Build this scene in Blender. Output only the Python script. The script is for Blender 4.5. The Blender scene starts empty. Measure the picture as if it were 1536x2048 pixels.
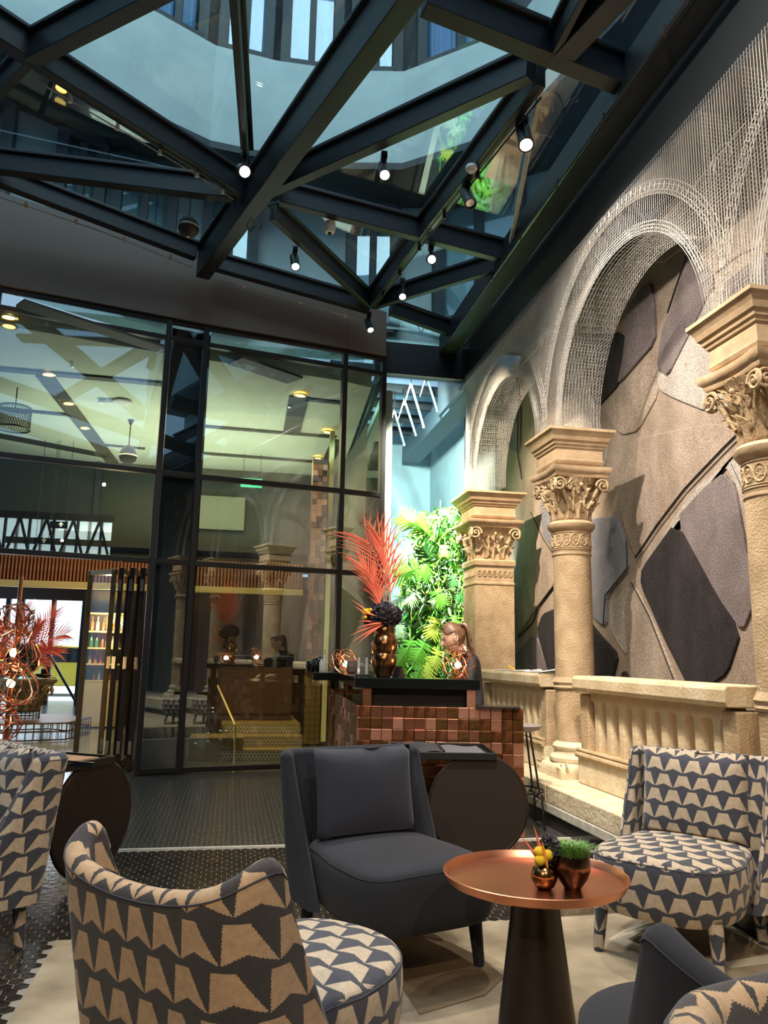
import bpy, bmesh, math, random
from mathutils import Vector, Matrix
from math import sin, cos, pi, radians, sqrt, atan2
R = random.Random(7)
S = bpy.context.scene
COL = S.collection
# ---------------------------------------------------------------- camera
FPX, HCAM = 1560.0, 1.25
_p, _r, _y = radians(10.42), radians(1.08), radians(10.8)
FW = Vector((sin(_y)*cos(_p), cos(_y)*cos(_p), sin(_p)))
_R0 = Vector((cos(_y), -sin(_y), 0)); _U0 = _R0.cross(FW)
UP = cos(_r)*_U0 - sin(_r)*_R0; RT = cos(_r)*_R0 + sin(_r)*_U0
CAM = Vector((0, 0, HCAM))
cd = bpy.data.cameras.new('camera'); co = bpy.data.objects.new('camera', cd); COL.objects.link(co)
cd.sensor_fit = 'VERTICAL'; cd.sensor_height = 36.0; cd.lens = FPX/2048*36.0; cd.clip_end = 200; cd.clip_start = .02
m3 = Matrix((RT, UP, -FW)).transposed()
co.matrix_world = Matrix.Translation(CAM) @ m3.to_4x4()
S.camera = co
def ray(x, y): return FW + RT*((x-768)/FPX) - UP*((y-1024)/FPX)
def Z(x, y, z): d = ray(x, y); return CAM + d*((z-HCAM)/d.z)
def X_(x, y, X): d = ray(x, y); return CAM + d*(X/d.x)
def Y_(x, y, Y): d = ray(x, y); return CAM + d*(Y/d.y)
def D_(x, y, D): return CAM + ray(x, y)*D
# ---------------------------------------------------------------- world, exposure
S.view_settings.view_transform = 'Standard'; S.view_settings.look = 'None'
S.view_settings.gamma = 1.0; S.view_settings.use_curve_mapping = False
S.view_settings.exposure = 0.52
w = bpy.data.worlds.new('sky'); S.world = w; w.use_nodes = True
bg = w.node_tree.nodes['Background']; bg.inputs[0].default_value = (.42, .58, .80, 1); bg.inputs[1].default_value = .95
try:
    S.cycles.max_bounces = 7; S.cycles.diffuse_bounces = 3; S.cycles.glossy_bounces = 4
    S.cycles.transmission_bounces = 4; S.cycles.transparent_max_bounces = 14
    S.cycles.caustics_reflective = False; S.cycles.caustics_refractive = False
    S.cycles.sample_clamp_indirect = 4.0
    S.cycles.use_denoising = True
except Exception: pass
# ---------------------------------------------------------------- lights
def light(kind, loc, power, color=(1, 1, 1), target=None, angle=60, blend=.5, radius=.06, size=(1, 1), name='lamp_or_fill_light'):
    l = bpy.data.lights.new(name, kind); l.energy = power; l.color = color
    if kind == 'SPOT': l.spot_size = radians(angle); l.spot_blend = blend; l.shadow_soft_size = radius
    elif kind == 'POINT': l.shadow_soft_size = radius
    elif kind == 'AREA': l.shape = 'RECTANGLE'; l.size, l.size_y = size
    o = bpy.data.objects.new(name, l); o.location = loc
    if target is not None: o.rotation_euler = (Vector(target)-Vector(loc)).to_track_quat('-Z', 'Y').to_euler()
    COL.objects.link(o); return o
WARM = (1, .80, .56); WARM2 = (1, .62, .30); COOL = (.70, 1, .97); NEUT = (1, .90, .78)
# arcade and balustrade spots
for y, p in ((1.6, 170), (4.2, 200), (6.6, 150)):
    light('SPOT', (.9, y-.6, 4.95), p, WARM, (2.8, y+.2, 1.2), 75, .8, .05)
light('SPOT', (1.2, 4.9, 4.9), 620, NEUT, (3.5, 5.3, 2.4), 95, .9, .04)
light('SPOT', (1.1, 2.2, 4.9), 380, NEUT, (3.4, 3.9, 3.6), 90, .9, .04)
light('SPOT', (1.5, 7.3, 4.6), 900, (1, .84, .64), (3.6, 8.5, 2.7), 62, .8, .04)
# living wall flood, the end wall
light('SPOT', (2.0, 8.2, 4.9), 3400, (.90, 1, .90), (2.7, 10.6, 1.9), 50, .7, .08)
light('SPOT', (2.2, 9.6, 5.0), 1500, COOL, (3.0, 13.6, 3.0), 95, .9, .1)
# seating area
light('SPOT', (.35, 5.2, 4.9), 170, NEUT, (.5, 3.2, .4), 50, .7, .05)
light('SPOT', (1.9, 4.7, 4.95), 230, NEUT, (1.6, 3.0, .3), 60, .7, .05)
light('SPOT', (1.4, 3.4, 4.6), 480, (1, .86, .70), (1.45, 5.8, .55), 48, .7, .05)
light('SPOT', (-.1, 5.1, 4.9), 200, NEUT, (-.4, 3.0, .6), 70, .8, .05)
light('SPOT', (-1.2, -.8, 3.4), 190, (1, .74, .46), (-.1, 2.2, .4), 75, .8, .03)  # added fill from behind the camera, no fixture there
light('SPOT', (1.0, -1.0, 3.6), 130, (1, .86, .7), (1.1, 2.6, .4), 80, .8, .03)  # second added fill behind the camera
light('SPOT', (-1.8, 3.2, 4.9), 110, (.80, .90, 1), (-1.2, 4.2, 0), 140, 1, .03)  # added wide fill over the left seats, no fixture modelled
light('SPOT', (1.2, .8, 4.6), 120, (1, .92, .82), (1.2, 3.2, 0), 140, 1, .03)  # added wide fill nearer the camera, no fixture modelled
# lobby behind the glass
light('AREA', (-.9, 12.2, 3.2), 90, (.95, 1, .82), (-.9, 12.2, 6), size=(4, 3.6))  # added unseen uplight that brightens the lobby ceiling, no fixture modelled
light('AREA', (-.6, 12.0, 4.35), 110, (1, .70, .30), (-.6, 12.0, 0), size=(3.4, 4))
light('SPOT', (.3, 9.5, 3.4), 330, (1, .72, .32), (.75, 10.4, .3), 60, .8, .03)
light('AREA', (-6, 26, 9.0), 4200, (.86, .93, 1), (-7, 31, 0), size=(8, 4))  # added area light standing in for daylight on the street
light('AREA', (-4.6, 19.2, 2.2), 60, (.85, .93, 1), (-3.2, 12, 0.2), size=(3, 1.8))
# courtyard dusk light above the roof
light('AREA', (-.5, 4.0, 13.0), 420, (.80, .95, 1), (-.5, 9.5, 8.0), size=(6, 5))
# ---------------------------------------------------------------- helpers
def tag(o, label=None, cat=None, group=None, kind=None):
    if label: o['label'] = label
    if cat: o['category'] = cat
    if group: o['group'] = group
    if kind: o['kind'] = kind
    return o
def empty(name, loc=(0, 0, 0), rz=0, label=None, cat=None, group=None, kind=None):
    o = bpy.data.objects.new(name, None); o.location = loc; o.rotation_euler = (0, 0, rz); o.empty_display_size = .1
    COL.objects.link(o); return tag(o, label, cat, group, kind)
class MB:
    def __init__(s): s.v = []; s.f = []; s.uv = []; s.mi = []; s.m = 0
    def face(s, idx, uv=None): s.f.append(tuple(idx)); s.uv.append(uv); s.mi.append(s.m)
    def add(s, vs, fs):
        b = len(s.v); s.v += [tuple(v) for v in vs]
        for f in fs: s.face([b+i for i in f])
        return s
    def box(s, c, d, rz=0, M=None):
        x, y, z = d[0]/2, d[1]/2, d[2]/2
        vs = [Vector((sx*x, sy*y, sz*z)) for sz in (-1, 1) for sy in (-1, 1) for sx in (-1, 1)]
        if M is None: M = Matrix.Translation(c) @ Matrix.Rotation(rz, 4, 'Z')
        return s.add([M @ v for v in vs], [(0, 2, 3, 1), (4, 5, 7, 6), (0, 1, 5, 4), (2, 6, 7, 3), (0, 4, 6, 2), (1, 3, 7, 5)])
    def bar(s, a, b, wd, ht, up=(0, 0, 1)):           # box along a->b; a,b at the bar's centre line
        a, b = Vector(a), Vector(b); d = b-a; L = d.length; d.normalize(); u = Vector(up); sd = d.cross(u)
        if sd.length < 1e-4: sd = d.cross(Vector((0, 1, 0)))
        sd.normalize(); u = sd.cross(d)
        M = Matrix((sd, d, u)).transposed().to_4x4(); M.translation = (a+b)/2
        return s.box(None, (wd, L, ht), M=M)
    def tube(s, pts, r, n=6, closed=False, caps=True):
        pts = [Vector(p) for p in pts]; N = len(pts); rs = r if isinstance(r, (list, tuple)) else [r]*N
        b = len(s.v); prev = None
        for i, p in enumerate(pts):
            if closed: t = pts[(i+1) % N]-pts[i-1]
            else: t = pts[min(i+1, N-1)]-pts[max(i-1, 0)]
            if t.length < 1e-9: t = Vector((0, 0, 1))
            t.normalize()
            if prev is None:
                a = Vector((0, 0, 1)) if abs(t.z) < .9 else Vector((1, 0, 0)); n1 = t.cross(a).normalized()
            else:
                n1 = (prev-t*prev.dot(t)); n1 = n1.normalized() if n1.length > 1e-6 else t.orthogonal().normalized()
            prev = n1; n2 = t.cross(n1)
            for k in range(n): a = 2*pi*k/n; s.v.append(tuple(p+(n1*cos(a)+n2*sin(a))*rs[i]))
        for i in range(N if closed else N-1):
            for k in range(n):
                k2 = (k+1) % n; j = (i+1) % N
                s.face((b+i*n+k, b+i*n+k2, b+j*n+k2, b+j*n+k))
        if caps and not closed:
            s.face([b+k for k in range(n)][::-1]); s.face([b+(N-1)*n+k for k in range(n)])
        return s
    def lathe(s, prof, c=(0, 0, 0), n=24, sx=1, sy=1, cap=True):
        b = len(s.v)
        for r, z in prof:
            for k in range(n): a = 2*pi*k/n; s.v.append((c[0]+r*sx*cos(a), c[1]+r*sy*sin(a), c[2]+z))
        for i in range(len(prof)-1):
            for k in range(n):
                k2 = (k+1) % n; s.face((b+i*n+k, b+i*n+k2, b+(i+1)*n+k2, b+(i+1)*n+k))
        if cap:
            s.face([b+k for k in range(n)][::-1]); s.face([b+(len(prof)-1)*n+k for k in range(n)])
        return s
    def prism(s, poly, a, b, axis='z'):                # 2D polygon extruded from a to b along an axis
        def P(p, t): return (p[0], p[1], t) if axis == 'z' else ((t, p[0], p[1]) if axis == 'x' else (p[0], t, p[1]))
        n = len(poly); o = len(s.v); s.v += [P(p, a) for p in poly]+[P(p, b) for p in poly]
        s.face(range(o, o+n)); s.face(range(o+2*n-1, o+n-1, -1))
        for i in range(n): j = (i+1) % n; s.face((o+i, o+n+i, o+n+j, o+j))
        return s
    def sqloft(s, prof, c=(0, 0, 0)):                  # square lathe (half size, z)
        b = len(s.v)
        for h, z in prof:
            for sx, sy in ((-1, -1), (1, -1), (1, 1), (-1, 1)): s.v.append((c[0]+h*sx, c[1]+h*sy, c[2]+z))
        for i in range(len(prof)-1):
            for k in range(4): k2 = (k+1) % 4; s.face((b+i*4+k, b+i*4+k2, b+i*4+4+k2, b+i*4+4+k))
        s.face([b+3, b+2, b+1, b]); e = b+(len(prof)-1)*4; s.face([e, e+1, e+2, e+3]); return s
    def grid(s, P, nu, nv, uvf=None, closeu=False):
        b = len(s.v)
        for i in range(nu):
            for j in range(nv): s.v.append(tuple(P(i, j)))
        for i in range(nu if closeu else nu-1):
            for j in range(nv-1):
                i2 = (i+1) % nu
                q = (b+i*nv+j, b+i2*nv+j, b+i2*nv+j+1, b+i*nv+j+1)
                s.face(q, None if uvf is None else [uvf(i, j), uvf(i+1, j), uvf(i+1, j+1), uvf(i, j+1)])
        return s
    def build(s, name, mats, parent=None, smooth=True, loc=None, fix=True):
        me = bpy.data.meshes.new(name); me.from_pydata([tuple(v) for v in s.v], [], s.f)
        for m in (mats if isinstance(mats, (list, tuple)) else [mats]): me.materials.append(m)
        if any(s.mi): me.polygons.foreach_set('material_index', s.mi)
        if any(u is not None for u in s.uv):
            ul = me.uv_layers.new(name='UVMap'); k = 0
            for u, f in zip(s.uv, s.f):
                for q in range(len(f)):
                    ul.data[k].uv = u[q] if u is not None else (s.v[f[q]][0]+s.v[f[q]][1], s.v[f[q]][2]); k += 1
        if fix:
            bm = bmesh.new(); bm.from_mesh(me); bmesh.ops.recalc_face_normals(bm, faces=bm.faces); bm.to_mesh(me); bm.free()
        if smooth:
            me.polygons.foreach_set('use_smooth', [True]*len(me.polygons))
            try: me.set_sharp_from_angle(angle=radians(38))
            except Exception: pass
        o = bpy.data.objects.new(name, me); COL.objects.link(o)
        if parent: o.parent = parent
        if loc: o.location = loc
        return o
def inst(o, parent=None, loc=None, M=None, name=None):
    c = o.copy(); COL.objects.link(c)
    c.parent = parent if parent else o.parent
    if M is not None: c.matrix_basis = M
    if loc is not None: c.location = loc
    return c
def copy_tree(o, parent=None):
    c = o.copy(); COL.objects.link(c); c.parent = parent
    for ch in list(o.children): copy_tree(ch, c)
    return c
def bevel(o, w=.005, seg=2):
    m = o.modifiers.new('bevel', 'BEVEL'); m.width = w; m.segments = seg; m.limit_method = 'ANGLE'; m.angle_limit = radians(40); return o
# ---------------------------------------------------------------- materials
def mat(name, col, rough=.6, metal=0, col2=None, nscale=8, bump=0, bscale=40, bdist=.01, spec=None, sheen=0, detail=4, ramp=(.35, .65), stretch=None, emis=None, estr=0, coat=0):
    m = bpy.data.materials.new(name); m.use_nodes = True; N = m.node_tree.nodes; L = m.node_tree.links
    b = N['Principled BSDF']; b.inputs['Base Color'].default_value = (*col, 1); b.inputs['Roughness'].default_value = rough
    b.inputs['Metallic'].default_value = metal
    if spec is not None: b.inputs['Specular IOR Level'].default_value = spec
    if sheen: b.inputs['Sheen Weight'].default_value = sheen
    if coat: b.inputs['Coat Weight'].default_value = coat
    if emis: b.inputs['Emission Color'].default_value = (*emis, 1); b.inputs['Emission Strength'].default_value = estr
    if col2 or bump:
        tc = N.new('ShaderNodeTexCoord'); src = tc.outputs['Object']
        if stretch:
            mp = N.new('ShaderNodeMapping'); mp.inputs['Scale'].default_value = stretch; L.new(src, mp.inputs[0]); src = mp.outputs[0]
        if col2:
            n = N.new('ShaderNodeTexNoise'); n.inputs['Scale'].default_value = nscale; n.inputs['Detail'].default_value = detail
            L.new(src, n.inputs['Vector']); r = N.new('ShaderNodeValToRGB')
            r.color_ramp.elements[0].position = ramp[0]; r.color_ramp.elements[1].position = ramp[1]
            r.color_ramp.elements[0].color = (*col, 1); r.color_ramp.elements[1].color = (*col2, 1)
            L.new(n.outputs[0], r.inputs[0]); L.new(r.outputs[0], b.inputs['Base Color'])
        if bump:
            n2 = N.new('ShaderNodeTexNoise'); n2.inputs['Scale'].default_value = bscale; n2.inputs['Detail'].default_value = 3
            L.new(src, n2.inputs['Vector']); bp = N.new('ShaderNodeBump'); bp.inputs['Strength'].default_value = bump; bp.inputs['Distance'].default_value = bdist
            L.new(n2.outputs[0], bp.inputs['Height']); L.new(bp.outputs[0], b.inputs['Normal'])
    return m
def glassmat(name, tint, fac=.12, rough=0.0):
    m = bpy.data.materials.new(name); m.use_nodes = True; N = m.node_tree.nodes; L = m.node_tree.links; N.clear()
    o = N.new('ShaderNodeOutputMaterial'); mx = N.new('ShaderNodeMixShader'); t = N.new('ShaderNodeBsdfTransparent'); g = N.new('ShaderNodeBsdfGlossy')
    t.inputs[0].default_value = (*tint, 1); g.inputs['Roughness'].default_value = rough; g.inputs[0].default_value = (.9, .97, 1, 1)
    lw = N.new('ShaderNodeLayerWeight'); lw.inputs[0].default_value = .5
    pw = N.new('ShaderNodeMath'); pw.operation = 'POWER'; pw.inputs[1].default_value = 4.0
    ad = N.new('ShaderNodeMath'); ad.operation = 'MULTIPLY_ADD'; ad.inputs[1].default_value = .6; ad.inputs[2].default_value = fac; ad.use_clamp = True
    L.new(lw.outputs['Facing'], pw.inputs[0]); L.new(pw.outputs[0], ad.inputs[0]); L.new(ad.outputs[0], mx.inputs[0]); L.new(t.outputs[0], mx.inputs[1]); L.new(g.outputs[0], mx.inputs[2]); L.new(mx.outputs[0], o.inputs[0])
    return m
STONE = mat('limestone', (.37, .25, .135), .85, col2=(.51, .37, .22), nscale=6, bump=.6, bscale=75, bdist=.012)
STONE_P = mat('pale_limestone', (.52, .39, .23), .8, col2=(.66, .53, .35), nscale=5, bump=.5, bscale=45, bdist=.01)
STONE_S = mat('smooth_limestone', (.37, .25, .14), .75, col2=(.47, .335, .20), nscale=9, bump=.25, bscale=30)
BENCH = mat('bench_stone', (.56, .45, .29), .85, col2=(.70, .60, .42), nscale=7, bump=.6, bscale=38, bdist=.012)
CURB = mat('grey_stone', (.42, .40, .34), .7, col2=(.55, .52, .44), nscale=14, bump=.2)
SKIRT = mat('black_marble', (.012, .013, .014), .18, col2=(.03, .03, .03), nscale=5)
STEEL = mat('painted_steel', (.0065, .0085, .0115), .45, bump=.04, bscale=120, spec=.5)
STEELW = mat('bronze_steel', (.12, .088, .070), .5)
FRAME = mat('dark_bronze_frame', (.020, .016, .014), .35, metal=.3)
GLASS = glassmat('facade_glass', (.88, .94, .92), .19)
RGLASS = glassmat('roof_glass', (.84, .93, .95), .085)
CLEAR = glassmat('clear_glass', (.96, .98, .97), .03)
WIRE = mat('galvanised_wire', (.40, .375, .34), .5, metal=.2)
TEALW = mat('plaster_blue_grey', (.46, .56, .57), .8, col2=(.48, .64, .66), nscale=3, bump=.15, bscale=12)
DWALL = mat('dark_wall', (.05, .052, .058), .8)
FAC = mat('courtyard_render', (.36, .44, .43), .85, col2=(.42, .50, .48), nscale=2)
SOFF = mat('dark_soffit', (.03, .04, .045), .7)
CURT = mat('dusk_blue_curtain', (.07, .17, .34), .8, col2=(.16, .32, .56), nscale=3, stretch=(6, 6, .3))  # blue of the reflected dusk is put into the curtain colour
LCEIL = mat('plaster_ceiling', (.58, .62, .44), .8, col2=(.66, .70, .52), nscale=1.5)
DSTRIP = mat('ceiling_groove', (.045, .045, .038), .6)
SLAT = mat('walnut_slat', (.30, .10, .045), .45, col2=(.42, .17, .08), nscale=12)
GOLDB = mat('ochre_beam', (.62, .50, .20), .5)
DWOOD = mat('dark_wood', (.055, .026, .012), .35, col2=(.09, .045, .02), nscale=10, stretch=(1, 8, 8))
COP = [mat('copper_polished', (.60, .22, .125), .26, 1, col2=(.72, .32, .20), nscale=5, bump=.05, bscale=9),
       mat('copper_rose', (.66, .30, .20), .38, 1, col2=(.74, .38, .27), nscale=6, bump=.05, bscale=9),
       mat('copper_brown', (.17, .085, .03), .35, 1, col2=(.30, .15, .06), nscale=14, stretch=(1, 1, 6)),
       mat('copper_aged', (.10, .048, .02), .4, 1, col2=(.34, .13, .06), nscale=10, stretch=(5, 5, 1))]
BRASS = mat('brass_tile', (.70, .42, .10), .3, 1, col2=(.85, .60, .22), nscale=9)
COPWIRE = mat('copper_wire', (.80, .33, .19), .25, 1)
BRONZE = mat('bronze_vase', (.22, .11, .045), .22, 1, col2=(.34, .17, .07), nscale=4, bump=.04, bscale=14)
DBRONZE = mat('dark_bronze', (.07, .045, .03), .28, 1, col2=(.13, .08, .05), nscale=14)
TABLEMET = mat('table_metal', (.060, .044, .036), .38, .8)
DISCM = mat('disc_metal', (.045, .033, .026), .5, .6)
BLACK = mat('black', (.008, .008, .009), .4)
BLACKG = mat('black_gloss', (.006, .007, .007), .08)
GREYFAB = mat('charcoal_wool', (.012, .013, .019), .95, col2=(.017, .0185, .027), nscale=3, bump=.35, bscale=420, bdist=.002, sheen=.04)
GREYFABL = mat('charcoal_wool_cushion', (.022, .024, .036), .95, col2=(.032, .035, .050), nscale=3, bump=.35, bscale=380, bdist=.002, sheen=.08)
LEAF = mat('leaf_green', (.10, .42, .03), .45, col2=(.22, .60, .05), nscale=3, spec=.5)
LEAFY = mat('leaf_yellow', (.45, .66, .05), .45, col2=(.62, .72, .12), nscale=5)
LEAFP = mat('leaf_pale', (.70, .84, .60), .5, col2=(.22, .52, .12), nscale=25)
LEAFD = mat('leaf_dark', (.035, .19, .04), .45, col2=(.07, .30, .05), nscale=8)
CORAL = mat('coral_palm', (.84, .12, .085), .6, col2=(.86, .26, .14), nscale=8)
HYD = mat('black_hydrangea', (.018, .016, .024), .5, col2=(.05, .045, .06), nscale=40)
YEL = mat('yellow_flower', (.78, .50, .02), .9, bump=.6, bscale=220, bdist=.004)
GRASS = mat('grass_blade', (.10, .24, .045), .6, col2=(.20, .38, .09), nscale=40)
WHITE = mat('white_plastic', (.80, .78, .74), .5)
PAPER = mat('paper', (.82, .84, .84), .7)
ORANGE = mat('orange_leaf', (.85, .42, .03), .6)
CHROME = mat('chrome', (.65, .65, .65), .2, 1)
SKIN = mat('skin', (.70, .43, .32), .55)
HAIR = mat('brown_hair', (.075, .034, .017), .4, col2=(.24, .12, .065), nscale=30, stretch=(1, 6, 1))
CLOTH = mat('black_clothing', (.014, .012, .014), .7)
BULB = mat('lit_bulb', (1, .6, .2), .5, emis=(1, .62, .22), estr=40)
LENS = mat('lit_lens', (1, 1, 1), .4, emis=(1, .94, .85), estr=22)
LENSA = mat('lit_amber_lens', (1, .7, .3), .4, emis=(1, .55, .12), estr=9)
# ================================================================= STRUCTURE
GROUT = mat('grout', (.24, .215, .175), .7)
TILE = mat('dark_hex_tile', (.012, .011, .010), .13, col2=(.030, .024, .019), nscale=9, bump=.12, bscale=26, spec=.7)
def finefloor():
    m = mat('fine_mosaic', (.010, .010, .010), .2, bump=.25, bscale=30, bdist=.006, spec=.7)
    N = m.node_tree.nodes; L = m.node_tree.links; b = N['Principled BSDF']
    tc = N.new('ShaderNodeTexCoord'); v = N.new('ShaderNodeTexVoronoi'); v.feature = 'DISTANCE_TO_EDGE'; v.inputs['Scale'].default_value = 28; v.inputs['Randomness'].default_value = .35
    r = N.new('ShaderNodeValToRGB'); r.color_ramp.elements[0].position = .03; r.color_ramp.elements[0].color = (.16, .15, .13, 1); r.color_ramp.elements[1].position = .07; r.color_ramp.elements[1].color = (.034, .032, .028, 1)
    L.new(tc.outputs['Object'], v.inputs['Vector']); L.new(v.outputs[0], r.inputs[0]); L.new(r.outputs[0], b.inputs['Base Color']); return m
FINE = finefloor()
floor = MB().box((-1.4, 1.0, -.0512), (9.6, 9.0, .1)).build('floor', GROUT, smooth=False); tag(floor, kind='structure')
f2 = MB().box((-1.9, 13.25, -.053), (10.6, 15.5, .104)).build('stone_floor', FINE, floor, smooth=False)
MB().box((-3.6, 11.9, .0005), (4.2, 5.4, .003)).build('lobby_floor', mat('lobby_stone', (.20, .185, .17), .16, col2=(.28, .26, .24), nscale=2, bump=.12, bscale=9, spec=.8), floor, smooth=False)
MB().box((-1.4, 5.5, .001), (7.7, .03, .006)).build('floor_trim', CURB, floor, smooth=False)
# hexagonal tiles: the 300 nearest each their own part, the rest one part
HX = .058; hexes = []
def inrug(x, y): return x > -.70 and y < 3.89 and x < 2.47
row = 0; yy = 1.5
while yy < 5.46:
    xx = -3.2+(HX/2 if row % 2 else 0)
    while xx < 2.42:
        if not inrug(xx, yy) and abs(atan2(xx, yy)-_y) < .50 and (yy > 2.0): hexes.append((xx, yy))
        xx += HX
    yy += HX*.866; row += 1
def hexmesh(M, x, y, r, h=.0):
    a = [(x+r*cos(pi/6+k*pi/3), y+r*sin(pi/6+k*pi/3)) for k in range(6)]
    b = len(M.v); M.v += [(p[0], p[1], -.003) for p in a]+[(x+(p[0]-x)*.975, y+(p[1]-y)*.975, h) for p in a]
    for k in range(6): j = (k+1) % 6; M.face((b+k, b+j, b+6+j, b+6+k))
    M.face(range(b+6, b+12))
hexes.sort(key=lambda p: p[0]**2+p[1]**2)
hm = MB(); hexmesh(hm, 0, 0, HX*.552)
ht = None
for i, (x, y) in enumerate(hexes[:300]):
    if ht is None: ht = hm.build('tile', TILE, floor, smooth=False, loc=(x, y, 0))
    else: inst(ht, floor, loc=(x, y, R.uniform(-.0006, .0006)))
hm = MB()
for x, y in hexes[300:]: hexmesh(hm, x, y, HX*.552, R.uniform(-.0006, .0006))
tag(hm.build('tile_field', TILE, floor, smooth=False), kind='stuff')
# rug with raised shapes
RUGM = mat('rug_beige', (.20, .155, .10), .95, col2=(.38, .31, .21), nscale=3.2, bump=.35, bscale=90, bdist=.004)
RUGD = mat('rug_brown', (.13, .09, .05), .95, col2=(.19, .135, .08), nscale=5, bump=.4, bscale=140, bdist=.004)
RUGL = mat('rug_cream', (.50, .44, .33), .95, bump=.4, bscale=120, bdist=.004)
rug = empty('rug', (0, 0, 0), 0, 'large beige low pile rug with brown shapes under the round copper table', 'rug')
MB().prism([(-.67, -1.2), (2.42, -1.2), (2.42, 3.90), (.4, 3.80), (-.67, 3.86)], .0025, .010).build('rug_base', RUGM, rug, smooth=False)
def blob(name, pts, z0, z1, m, par, axis='z', bw=.004):
    o = MB().prism(pts, z0, z1, axis).build(name, m, par, smooth=False); bevel(o, bw, 2); return o
blob('raised_shape', [(.735, 3.72), (.86, 3.74), (1.01, 3.62), (1.10, 3.40), (1.13, 3.20), (1.0, 3.05), (.72, 2.93), (.70, 3.3)], .008, .014, RUGD, rug)
blob('raised_shape', [(1.74, 3.54), (2.12, 3.84), (2.40, 3.74), (2.42, 3.2), (2.1, 3.16), (1.80, 3.40)], .008, .012, RUGL, rug)
blob('raised_shape', [(1.83, 3.52), (2.15, 3.77), (2.36, 3.66), (2.38, 3.28), (2.12, 3.22), (1.87, 3.40)], .0115, .016, RUGD, rug)
blob('raised_shape', [(.1, 1.0), (.5, 1.2), (.62, 2.0), (.2, 2.5), (-.3, 2.2), (-.4, 1.4)], .008, .014, RUGD, rug)
# ---------------- bench / plinth along the arcade
bench = empty('stone_ledge', (2.44, 0, 0), 0, 'long low limestone ledge carrying the columns and balustrades', 'ledge')
def lb(name, x0, x1, y0, y1, z0, z1, m, bw=.008):
    o = MB().box((x0+(x1-x0)/2-2.44, (y0+y1)/2, (z0+z1)/2), (x1-x0, y1-y0, z1-z0)).build(name, m, bench, smooth=False)
    if bw: bevel(o, bw)
    return o
lb('black_skirting', 2.44, 3.5, -2, 9.2, 0, .10, SKIRT, 0)
lb('grey_course', 2.425, 3.5, -2, 9.2, .10, .168, CURB)
y = -2
while y < 9.2:
    L_ = 1.32; lb('ledge_stone', 2.43, 3.5, y, y+L_-.006, .168, .30+R.uniform(-.002, .002), BENCH); y += L_
# ---------------- balustrades
def balustrade(y0, y1, n, label, post=.14):
    t = empty('balustrade', (2.86, y0, .30), 0, label, 'balustrade', 'stone balustrades between the columns')
    L_ = y1-y0
    bevel(MB().box((0, L_/2, .105), (.26, L_, .21)).build('base_course', BENCH, t, smooth=False), .01)
    o = MB().tube([(-.135, 0, .215), (-.135, L_, .215)], .022, 8).build('base_moulding', STONE, t)
    o = MB().tube([(-.125, 0, .25), (-.125, L_, .25)], .016, 8).box((0, L_/2, .225), (.24, L_, .05)).build('base_moulding', STONE, t)
    for a, b_ in ((0, post), (L_-post, L_)):
        bevel(MB().box((0, (a+b_)/2, .46), (.20, post, .44)).build('end_post', STONE, t, smooth=False), .012)
    st = (L_-2*post)/n; wd = st*.46; z0, zs, zt = .24, .57, .70
    # one baluster with half an arch on either side
    prof = []
    r = (st-wd)/2; K = 7
    right = [(wd/2, z0), (wd/2, zs)]+[(wd/2+r-r*cos(a), zs+r*1.15*sin(a)) for a in [pi/2*k/K for k in range(1, K+1)]]+[(st/2, zt)]
    poly = right+[(-px, pz) for px, pz in reversed(right)]
    mm = MB(); nn = len(poly)
    def ring(x, sc):
        return [(x, px*(1 if abs(px) > st/2-1e-6 else sc) if pz < zt else px, pz) for px, pz in poly]
    rings = [ring(-.072, .70), ring(-.058, .88), ring(-.035, 1.0), ring(.035, 1.0), ring(.06, .84)]
    for rg in rings: mm.v += rg
    for q in range(len(rings)-1):
        for k in range(nn): j = (k+1) % nn; mm.face((q*nn+k, q*nn+j, (q+1)*nn+j, (q+1)*nn+k))
    mm.face(range(nn)); mm.face(range(5*nn-1, 4*nn-1, -1))
    first = None
    for i in range(n):
        yy = post+st*(i+.5)
        if first is None: first = mm.build('baluster', STONE_P, t, smooth=True, loc=(0, yy, 0))
        else: inst(first, t, loc=(0, yy, 0))
    y = 0; k = 0
    while y < L_-.01:
        l2 = min([.42, .55, .75][k % 3], L_-y); k += 1
        if L_-y-l2 < .15: l2 = L_-y
        o = MB().prism([(-.15, .70), (-.165, .73), (-.165, .795), (-.15, .82), (.15, .82), (.165, .79), (.165, .73), (.15, .70)], y+.002, y+l2-.002, 'y').build('rail_stone', STONE_P, t, smooth=False); bevel(o, .008)
        y += l2
    return t
balustrade(3.98, 5.98, 9, 'limestone balustrade behind the light patterned armchair, right of the round column')
balustrade(6.66, 8.42, 9, 'limestone balustrade beyond the round column, white papers on its rail')
balustrade(1.2, 3.36, 10, 'limestone balustrade nearest the camera, at the right edge')
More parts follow.
